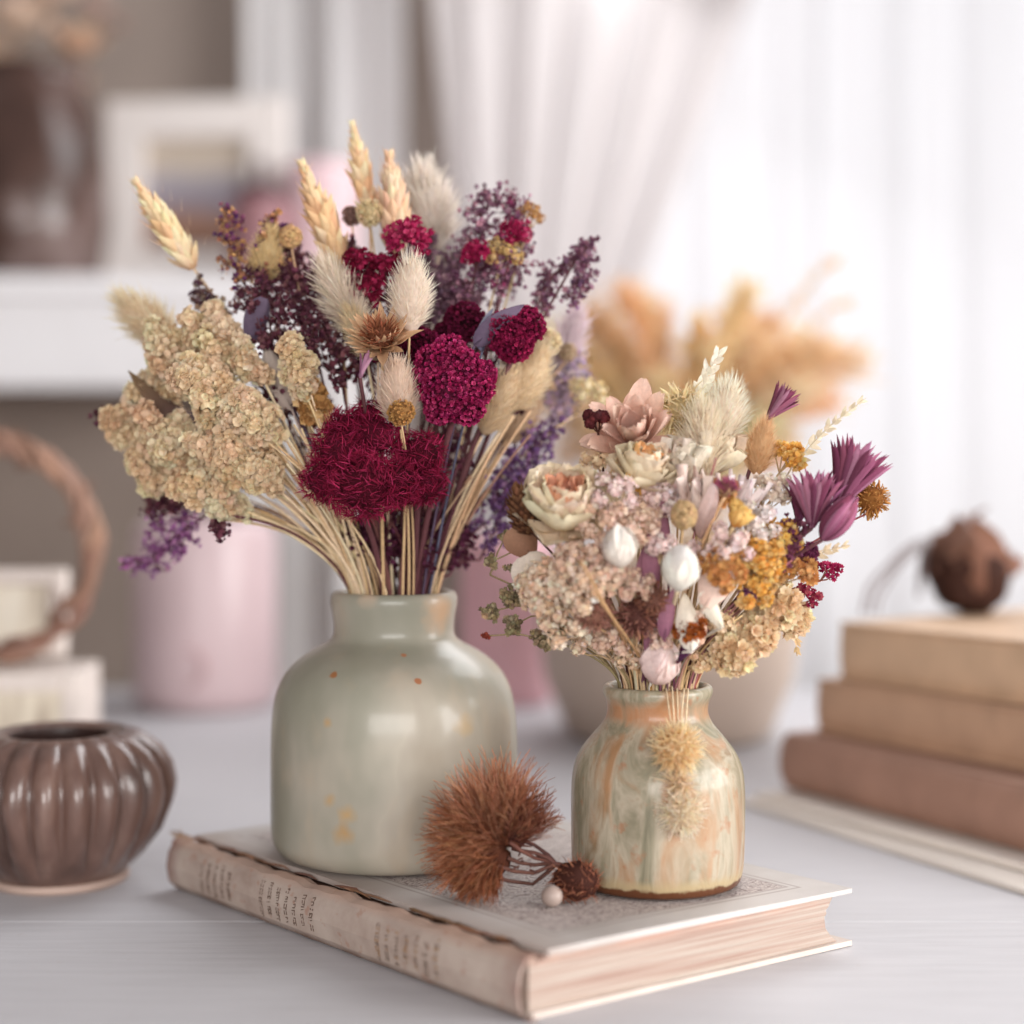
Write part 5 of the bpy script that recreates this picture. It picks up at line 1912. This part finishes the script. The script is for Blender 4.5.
# --- plum and crimson accents on the window side
statice(R_, 778, 570, 796, 520, -.045, 22, 'dusty plum sprig under the wide pleated strawflower', [lin(142, 88, 104), lin(120, 68, 88)], n=8)
ball(R_, 808, 553, -.035, 10, 'deep purple tuft below the plum strawflowers', lin(96, 36, 66), lin(130, 60, 92), 'purple_tuft', 'flo', 120, .0016, stem_c=PLUMSTEM)
ball(R_, 747, 598, -.058, 9, 'small violet tuft above the peach globes', lin(116, 64, 104), lin(146, 92, 130), 'purple_tuft', 'flo', 90, .0014, stem_c=PLUMSTEM)
pleated(R_, 678, 662, 694, 640, -.060, 14, 'deep purple bract just above the blush bud', [lin(78, 36, 66), lin(98, 52, 84)], 'purple_bract', n=9, spread=.4)
cluster(R_, 830, 572, -.015, 12, 'crimson floret tip furthest out below the golden button', PK, 'crimson_floret_sprig', n=7, tpl=FLO_CUP, flo=.0018, stem_c=lin(150, 90, 70))
cluster(R_, 808, 596, -.02, 13, 'crimson floret tip hanging above the beige pot', [lin(150, 40, 72), lin(180, 90, 100)], 'crimson_floret_sprig', n=7, tpl=FLO_CUP, flo=.0018, stem_c=lin(150, 90, 70))

# --- peach globes low on the window side
PE0, PE1 = lin(246, 204, 156), lin(252, 226, 190)
for px, py, dy, r, lab in [(778, 606, -.03, 20, 'peach globe flower, the uppermost of the low ones'), (757, 634, -.035, 19, 'peach globe flower in the middle of the low ones'), (733, 654, -.04, 19, 'peach globe flower closest to the vase rim'),
                           (792, 618, -.015, 14, 'small peach globe flower furthest from the vase')]:
    ball(R_, px, py, dy, r, lab, PE0, PE1, 'peach_globe', 'flo', 130, .0042, deg=60)

# --- green grey sprigs reaching toward the sage vase
GRN = [lin(156, 140, 108), lin(172, 154, 122), lin(136, 120, 92)]
for px, py, r, x0, y0, dy, lab in [(490, 612, 8, 540, 608, -.03, 'greenish umbel sprig reaching furthest toward the sage vase'), (511, 596, 11, 545, 590, -.03, 'greenish double umbel above the furthest one'),
                                   (512, 626, 10, 550, 615, -.025, 'greenish umbel hanging under the double one'), (540, 640, 11, 572, 640, -.03, 'greenish umbel low beside the beige rice flower'),
                                   (491, 562, 5, 530, 552, -.03, 'tiny olive bud on a thread beside the rounded grey leaf'), (508, 568, 4, 540, 566, -.025, 'tiny mauve brown bud on a thread under the cone flower'),
                                   (486, 636, 3, 548, 640, -.03, 'tiny red bud on a long thread'), (556, 628, 10, 590, 640, -.035, 'greenish umbel beside the lowest beige rice flower'),
                                   (506, 536, 6, 490, 575, .02, 'small dark green sprig between the two bouquets')]:
    umbel(R_, px, py, dy, r, lab, GRN if r > 4 else ([lin(150, 70, 56)] if py == 636 else GRN), n=6 if r > 6 else 3, x0=x0, y0=y0, bead=.0011 if r > 4 else .0007)

# --- stalks of the small bouquet
for k in range(30):
    f = k / 29
    stalk(R_, 585 + 185 * f + RNG.uniform(-8, 8), 600 + RNG.uniform(-30, 30), -.05 + .06 * (k % 4) / 3, 'thin tan stalk fanning out of the marbled vase', 'tan stalks of the small bouquet', [lin(190, 158, 112), lin(206, 176, 132), lin(160, 124, 92)], .0006, 'tan_stalk')
for k in range(8):
    stalk(R_, 640 + 40 * (k / 7) + RNG.uniform(-5, 5), 640 + RNG.uniform(-15, 15), -.03 + .03 * (k % 3), 'dark green brown stalk standing in the mouth of the marbled vase', 'dark stalks in the marbled vase', [lin(110, 92, 70), lin(96, 72, 60)], .0009, 'dark_stalk')
for k, (px, py) in enumerate([(752, 590), (770, 575), (792, 560)]):
    stalk(R_, px, py, -.06, ['plum thread stalk rising to the small violet tuft', 'plum thread stalk rising between the golden yarrows', 'plum thread stalk rising to the ochre brown yarrow'][k], None, [lin(150, 100, 104)], .0006, 'plum_thread')
stalk(R_, 581, 562, -.120, 'long tan stem crossing in front of the beige rice flower', None, [lin(196, 160, 112)], .0009, 'crossing_stalk', .1)
stalk(R_, 592, 590, -.122, 'second tan stem crossing beside the long one', None, [lin(186, 150, 104)], .0008, 'crossing_stalk', .1)
stalk(R_, 716, 458, -.07, 'thin maroon stem with a golden tip in front of the cream papery bloom', None, [lin(140, 84, 84)], .0007, 'maroon_stalk', .2)

# --- peach balls hanging down the front of the marbled vase
def hanging(px, py, Y, r, label, c0, c1, strands, hl, n):
    c = P(px, py, Y)
    s = Y / FPX
    top = P(strands[0][0], strands[0][1], .776)
    t = thing('hanging_peach_flower', label, 'dried flower', top)
    M, B = MB(), MB()
    ball_head(M, c, r * s, frame((0, -.6, .8)), c0, c1, 'hair', n, .0016, (1, 1, 1), hl)
    for x, y in strands:
        B.tube([P(x - 2, y + 1, .784), P(x, y - 1.5, .7725), P(x + (px - x) * .4, y + (py - y) * .5, Y + .003), c], [.0004, .0004, .00035, .0003], 4, lin(226, 204, 170))
    M.build('flower_head', MH, t)
    B.build('thread', MS, t)


hanging(677, 749, .754, 22, 'peach fluffy ball hanging on threads over the shoulder of the marbled vase', lin(244, 204, 150), lin(253, 232, 194), [(666, 690), (672, 688), (684, 690)], .50, 700)
hanging(682, 814, .7535, 19, 'paler peach ball hanging lowest down the front of the marbled vase', lin(250, 226, 192), lin(253, 242, 222), [(677, 690)], .55, 560)
hanging(680, 785, .7545, 9, 'wispy cream tuft between the two hanging peach balls', lin(226, 198, 160), lin(244, 228, 204), [(688, 690)], 1.5, 150)

# ======================================== brown dried bloom lying on the book
def bottlebrush():
    Y = .764
    s = Y / FPX
    base = P(560, 866, Y)
    base[2] = BOOK_Z + .008
    t = thing('bottlebrush_flower', 'rusty brown dried bottlebrush bloom lying on the book between the vases', 'dried flower', base)
    hub = P(508, 848, Y)
    D0 = [lin(112, 62, 42), lin(136, 78, 52), lin(88, 48, 36)]
    D1 = [lin(190, 124, 88), lin(216, 156, 118), lin(160, 96, 66)]
    hubs = np.array([hub, hub + np.array([-.004, -.002, -.010]), hub + np.array([.003, .002, .014])])
    for (a0, a1, n, r0, r1, k0, c0, c1, nm) in [
        (-152, -40, 2000, 10, 34, 1.0, D0, D1, 'filament_head'),
        (-48, 14, 1000, 12, 44, 1.0, D0, [lin(206, 142, 108), lin(228, 172, 136), lin(190, 124, 90)], 'filament_head'),
        (-165, -105, 900, 18, 52, .55, [lin(104, 56, 38), lin(122, 68, 46)], [lin(168, 102, 66), lin(146, 84, 56)], 'seed_tuft'),
        (-12, 62, 1100, 10, 56, .48, [lin(92, 50, 42), lin(112, 62, 48)], [lin(160, 98, 74), lin(190, 132, 104)], 'seed_tuft')]:
        M = MB()
        a = np.radians(RNG.uniform(a0, a1, n))
        ln = np.interp(np.degrees(a), [-165, -150, -100, -60, -30, 0, 30, 62], [32, 36, 58, 60, 58, 60, 44, 30]) * s * k0 * RNG.uniform(.55, 1.12, n)
        yd = RNG.normal(-.25, .42, n)
        d = np.stack([np.sin(a), yd, np.cos(a)], axis=1)
        d /= np.linalg.norm(d, axis=1, keepdims=True)
        rr = RNG.uniform(r0, r1, n) * s
        pos = hub + d * rr[:, None] * np.array([1, .8, 1])
        d = d + RNG.normal(0, .16, d.shape)
        tip = pos[:, 2] + d[:, 2] * ln
        keep = (tip > BOOK_Z + .001) & (pos[:, 2] > BOOK_Z + .001)
        pos, d, ln = pos[keep], d[keep], ln[keep]
        k = len(pos)
        T_ = rod_t(.0078 if k0 == 1.0 else .03, .34, 6)
        M.many(T_[0], T_[1], T_[2], pos, frames(d, RNG.uniform(0, 6.28, k)), ln, jit(c0, k, .16), jit(c1, k, .16))
        M.ico(hub + np.array([math.sin(math.radians((a0 + a1) / 2)), 0, math.cos(math.radians((a0 + a1) / 2))]) * 16 * s, 15 * s, np.array(c0[0]) * .6, 2, .1, 4)
        M.build(nm, MF, t)
    M = MB()
    end = P(556, 864, Y - .003)
    for q, (dx, dz) in enumerate([(0, 0), (-6, -14), (-4, 10), (-14, 18), (-2, -6), (-22, 26)]):
        a = P(512 + dx, 848 + dz, Y - .002 * q % 3)
        m_ = P(535, 852 + dz * .8 + 3 * q, Y - .003 + .002 * (q % 3))
        M.tube([a, a * .6 + m_ * .4 + np.array([0, 0, -.0006]), m_ * .8 + (a + end) * .1, m_ * .4 + end * .6 + np.array([0, 0, .0006]), end, end + np.array([.004, 0, -.001])], [.0012, .0010, .0009, .0010, .0012, .0013], 6, jit([lin(74, 46, 42), lin(96, 62, 54)], 1)[0])
    for q in range(10):
        a = P(528 + RNG.uniform(-10, 14), 856 + RNG.uniform(-14, 16), Y - .003)
        a[2] = max(a[2], BOOK_Z + .002)
        M.tube([a, a + RNG.normal(0, .003, 3) * np.array([1, 1, .3])], [.0006, .0003], 4, lin(90, 58, 50))
    M.build('stem', MS, t)
    M = MB()
    c = P(575, 874, Y - .006)
    c[2] = BOOK_Z + 21 * s
    R = frame((1, -.3, -.1))
    M.ico(c, 19 * s, lin(70, 38, 30), 3, .1, 4, (1, 1, 1.2), R)
    D = fib(420, .1)
    nor = D + .9 * np.cross(D, RNG.normal(0, 1, D.shape))
    pos = c + (D * np.array([1, 1, 1.2])) @ R.T * 19 * s
    M.many(*hair_t(.6, .09), pos, frames(nor, RNG.uniform(0, 6.28, len(D))), .0042 * RNG.uniform(.6, 1.2, len(D)), jit([lin(112, 64, 48), lin(136, 80, 60)], len(D), .15), jit([lin(186, 122, 94), lin(156, 96, 70)], len(D), .15))
    M.build('seed_head', MF, t)


bottlebrush()
c = P(552, 891, .750)
b = MB()
b.ico((c[0], c[1], BOOK_Z + .0049), .0050, lin(226, 208, 196), 3, .03, 2)
tag(b.build('white_bead', plain('pearly_seed', lin(158, 140, 131), .5, .5, .04, 200), None, origin=(c[0], c[1], BOOK_Z + .0049)), 'small round white seed lying on the book under the brown bloom', 'seed')

# ==================================================== background dried flowers
# golden dry grass in the beige pot
gx, gy, gz, gr = GRASSPOT
for k in range(52):
    a = -1.25 + 2.5 * ((k * .618) % 1)
    up = RNG.uniform(.42, 1.0)
    l = .205 * up
    st = np.array([gx + math.sin(a) * gr * .5 * s_ / s_, gy + RNG.uniform(-.04, .04), gz - .03])
    hd = np.array([gx + math.sin(a) * l * .62 + .012, gy + RNG.uniform(-.08, .08), gz + .03 + l * (.55 + .45 * math.cos(a))])
    t = thing('golden_grass_plume', 'golden tan dry grass plume in the beige pot behind the small bouquet', 'dried grass', st, 'golden grass plumes in the beige pot')
    B, M = MB(), MB()
    mid = (st + hd) / 2 + np.array([math.sin(a) * -.02, 0, .02])
    tip = hd + np.array([math.sin(a) * .045, RNG.uniform(-.02, .02), .012 * math.cos(a) - .02 * abs(math.sin(a))])
    cc = jit([lin(250, 212, 170), lin(252, 220, 184), lin(246, 200, 154)], 1)[0]
    B.tube([st, mid, hd], [.0012, .001, .0008], 4, cc * .8)
    u = RNG.uniform(0, 1, 260)[:, None]
    pos = (1 - u) ** 2 * mid + 2 * u * (1 - u) * hd + u * u * tip
    d = nrm(tip - mid)
    nor = d + RNG.normal(0, .8, (260, 3))
    M.many(*hair_t(.3, .07), pos + RNG.normal(0, .004, (260, 3)), frames(nor, RNG.uniform(0, 6.28, 260)), RNG.uniform(.012, .028, 260), jit(cc, 260, .1), jit(cc * 1.08, 260, .1))
    B.build('stem', MS, t)
    M.build('plume', MH, t)
# a few thin arching stems on the window side
for k, (x1, y1) in enumerate([(850, 300), (862, 375), (600, 300), (835, 262)]):
    e = P(x1, y1, 1.42)
    st = np.array([gx + .02, gy, gz - .02])
    t = thing('arching_grass_stem', ['thin arching grass with its tip bending down beside the window', 'low arching grass curling out over the window side of the pot', 'thin grass arching toward the large bouquet', 'tall arching grass reaching highest beside the window'][k], 'dried grass', st)
    B, M = MB(), MB()
    m1 = (st + e) / 2 + np.array([0, 0, .10])
    uu = np.linspace(0, 1, 14)[:, None]
    pts = (1 - uu) ** 2 * st + 2 * uu * (1 - uu) * m1 + uu ** 2 * e
    B.tube(pts, .0012, 4, lin(206, 170, 130))
    sel = pts[RNG.integers(7, 14, 60)] + RNG.normal(0, .003, (60, 3))
    M.many(*hair_t(.3, .12), sel, frames(RNG.normal(0, 1, (60, 3)), RNG.uniform(0, 6.28, 60)), RNG.uniform(.006, .014, 60), jit(lin(246, 206, 164), 60), jit(lin(248, 216, 180), 60))
    B.build('stem', MS, t)
    M.build('plume', MH, t)

# pale flowers in the dark vase on the shelf
vx, vy, vz_ = DARKV
s_ = vy / FPX
for k, (px, py, r, cl) in enumerate([(20, 22, 34, (226, 214, 196)), (78, 45, 30, (236, 208, 182)), (50, -5, 30, (220, 206, 190)), (-10, 60, 30, (206, 190, 172)), (95, 10, 18, (196, 178, 168)), (70, 82, 22, (224, 196, 172)), (0, -25, 34, (214, 200, 184)), (118, 25, 10, (180, 160, 152))]):
    c = P(px, py, vy + (k % 3 - 1) * .03)
    st = np.array([vx + (c[0] - vx) * .2, vy, vz_ - .10])
    t = thing('pale_shelf_flower', ['large cream flower over the mouth of the dark vase', 'warm cream flower drooping beside the dark vase', 'cream flower at the top edge above the dark vase', 'greyish cream flower on the wall side of the dark vase', 'small mauve grey flower over the shelf', 'warm cream flower hanging low beside the neck of the dark vase', 'cream flower highest over the dark vase', 'tiny mauve grey flower furthest from the dark vase'][k], 'dried flower', st)
    B, M = MB(), MB()
    B.tube([st, np.array([vx + (c[0] - vx) * .25, vy, vz_ + .01]), c], [.002, .0018, .0014], 5, lin(150, 130, 110))
    R = frame(nrm(c - st) + np.array([0, -.5, 0]))
    for q in range(3):
        whorl(M, c - R[:, 2] * r * s_ * .5, R, 9 - 2 * q, r * s_ * (1.35 - .15 * q), .7, 1.05 - .35 * q, -.5, lin(*cl) * np.array([1.15, 1.0, .95]), lin(*cl) * np.array([1.25, 1.12, 1.1]), .4, 'round', .04)
    B.build('stem', MS, t)
    M.build('petal_ring', MP, t)

# brown dried bloom with thin bent stems on top of the book stack
YD = 1.19
s_ = YD / FPX
c = P(970, 566, YD)
c[2] = STACK_Z + 44 * s_
t = thing('dried_protea', 'dark brown crumpled dried bloom lying on top of the stack of old books', 'dried flower', (c[0], c[1], STACK_Z))
M = MB()
R = frame((-.1, -.25, 1))
M.ico(c - R[:, 2] * .004, 40 * s_, lin(70, 44, 36), 3, .12, 3, (1, 1, .95))
for q in range(6):
    whorl(M, c - R[:, 2] * 40 * s_, R, 11 - q, 98 * s_ * (1 - .03 * q), .50, 1.20 - .17 * q, -2.5, lin(104, 68, 56), lin(150, 108, 90), .5, 'round', .12, .08, .1, 8, 4, rad=10 * s_)
M.build('petal_ring', MP, t)
M = MB()
M.tube([c + np.array([0, 0, 36 * s_]), c + np.array([.004, 0, 56 * s_]), c + np.array([.012, 0, 62 * s_])], [.003, .002, .001], 5, lin(110, 76, 62))
M.build('stem', MS, t)
p0 = c + np.array([-.035, .01, -.02])
t = thing('bent_twig', 'thin grey bent twig arching from the dried brown bloom toward the small bouquet', 'twig', p0)
for q in range(3):
    M = MB()
    pts = [p0 + np.array([0, 0, .006 * q]), P(930 - 4 * q, 536 + 5 * q, YD), P(905 - 3 * q, 548 + 9 * q, YD - .01), P(868 + 6 * q, 585 + 6 * q, YD - .03), P(862 + 8 * q, 612, YD - .05)]
    pts[-1][2] = max(pts[-1][2], STACK_Z + .001)
    uu = np.linspace(0, 4, 25)
    pts = np.array(pts)
    sm_ = np.array([[np.interp(v, range(5), pts[:, k]) for k in range(3)] for v in uu])
    for _ in range(3):
        sm_[1:-1] = (sm_[:-2] + 2 * sm_[1:-1] + sm_[2:]) / 4
    M.tube(sm_, .0014 - .0002 * q, 5, lin(126, 112, 112))
    M.build('twig_strand', MS, t)
bpy.context.view_layer.update()
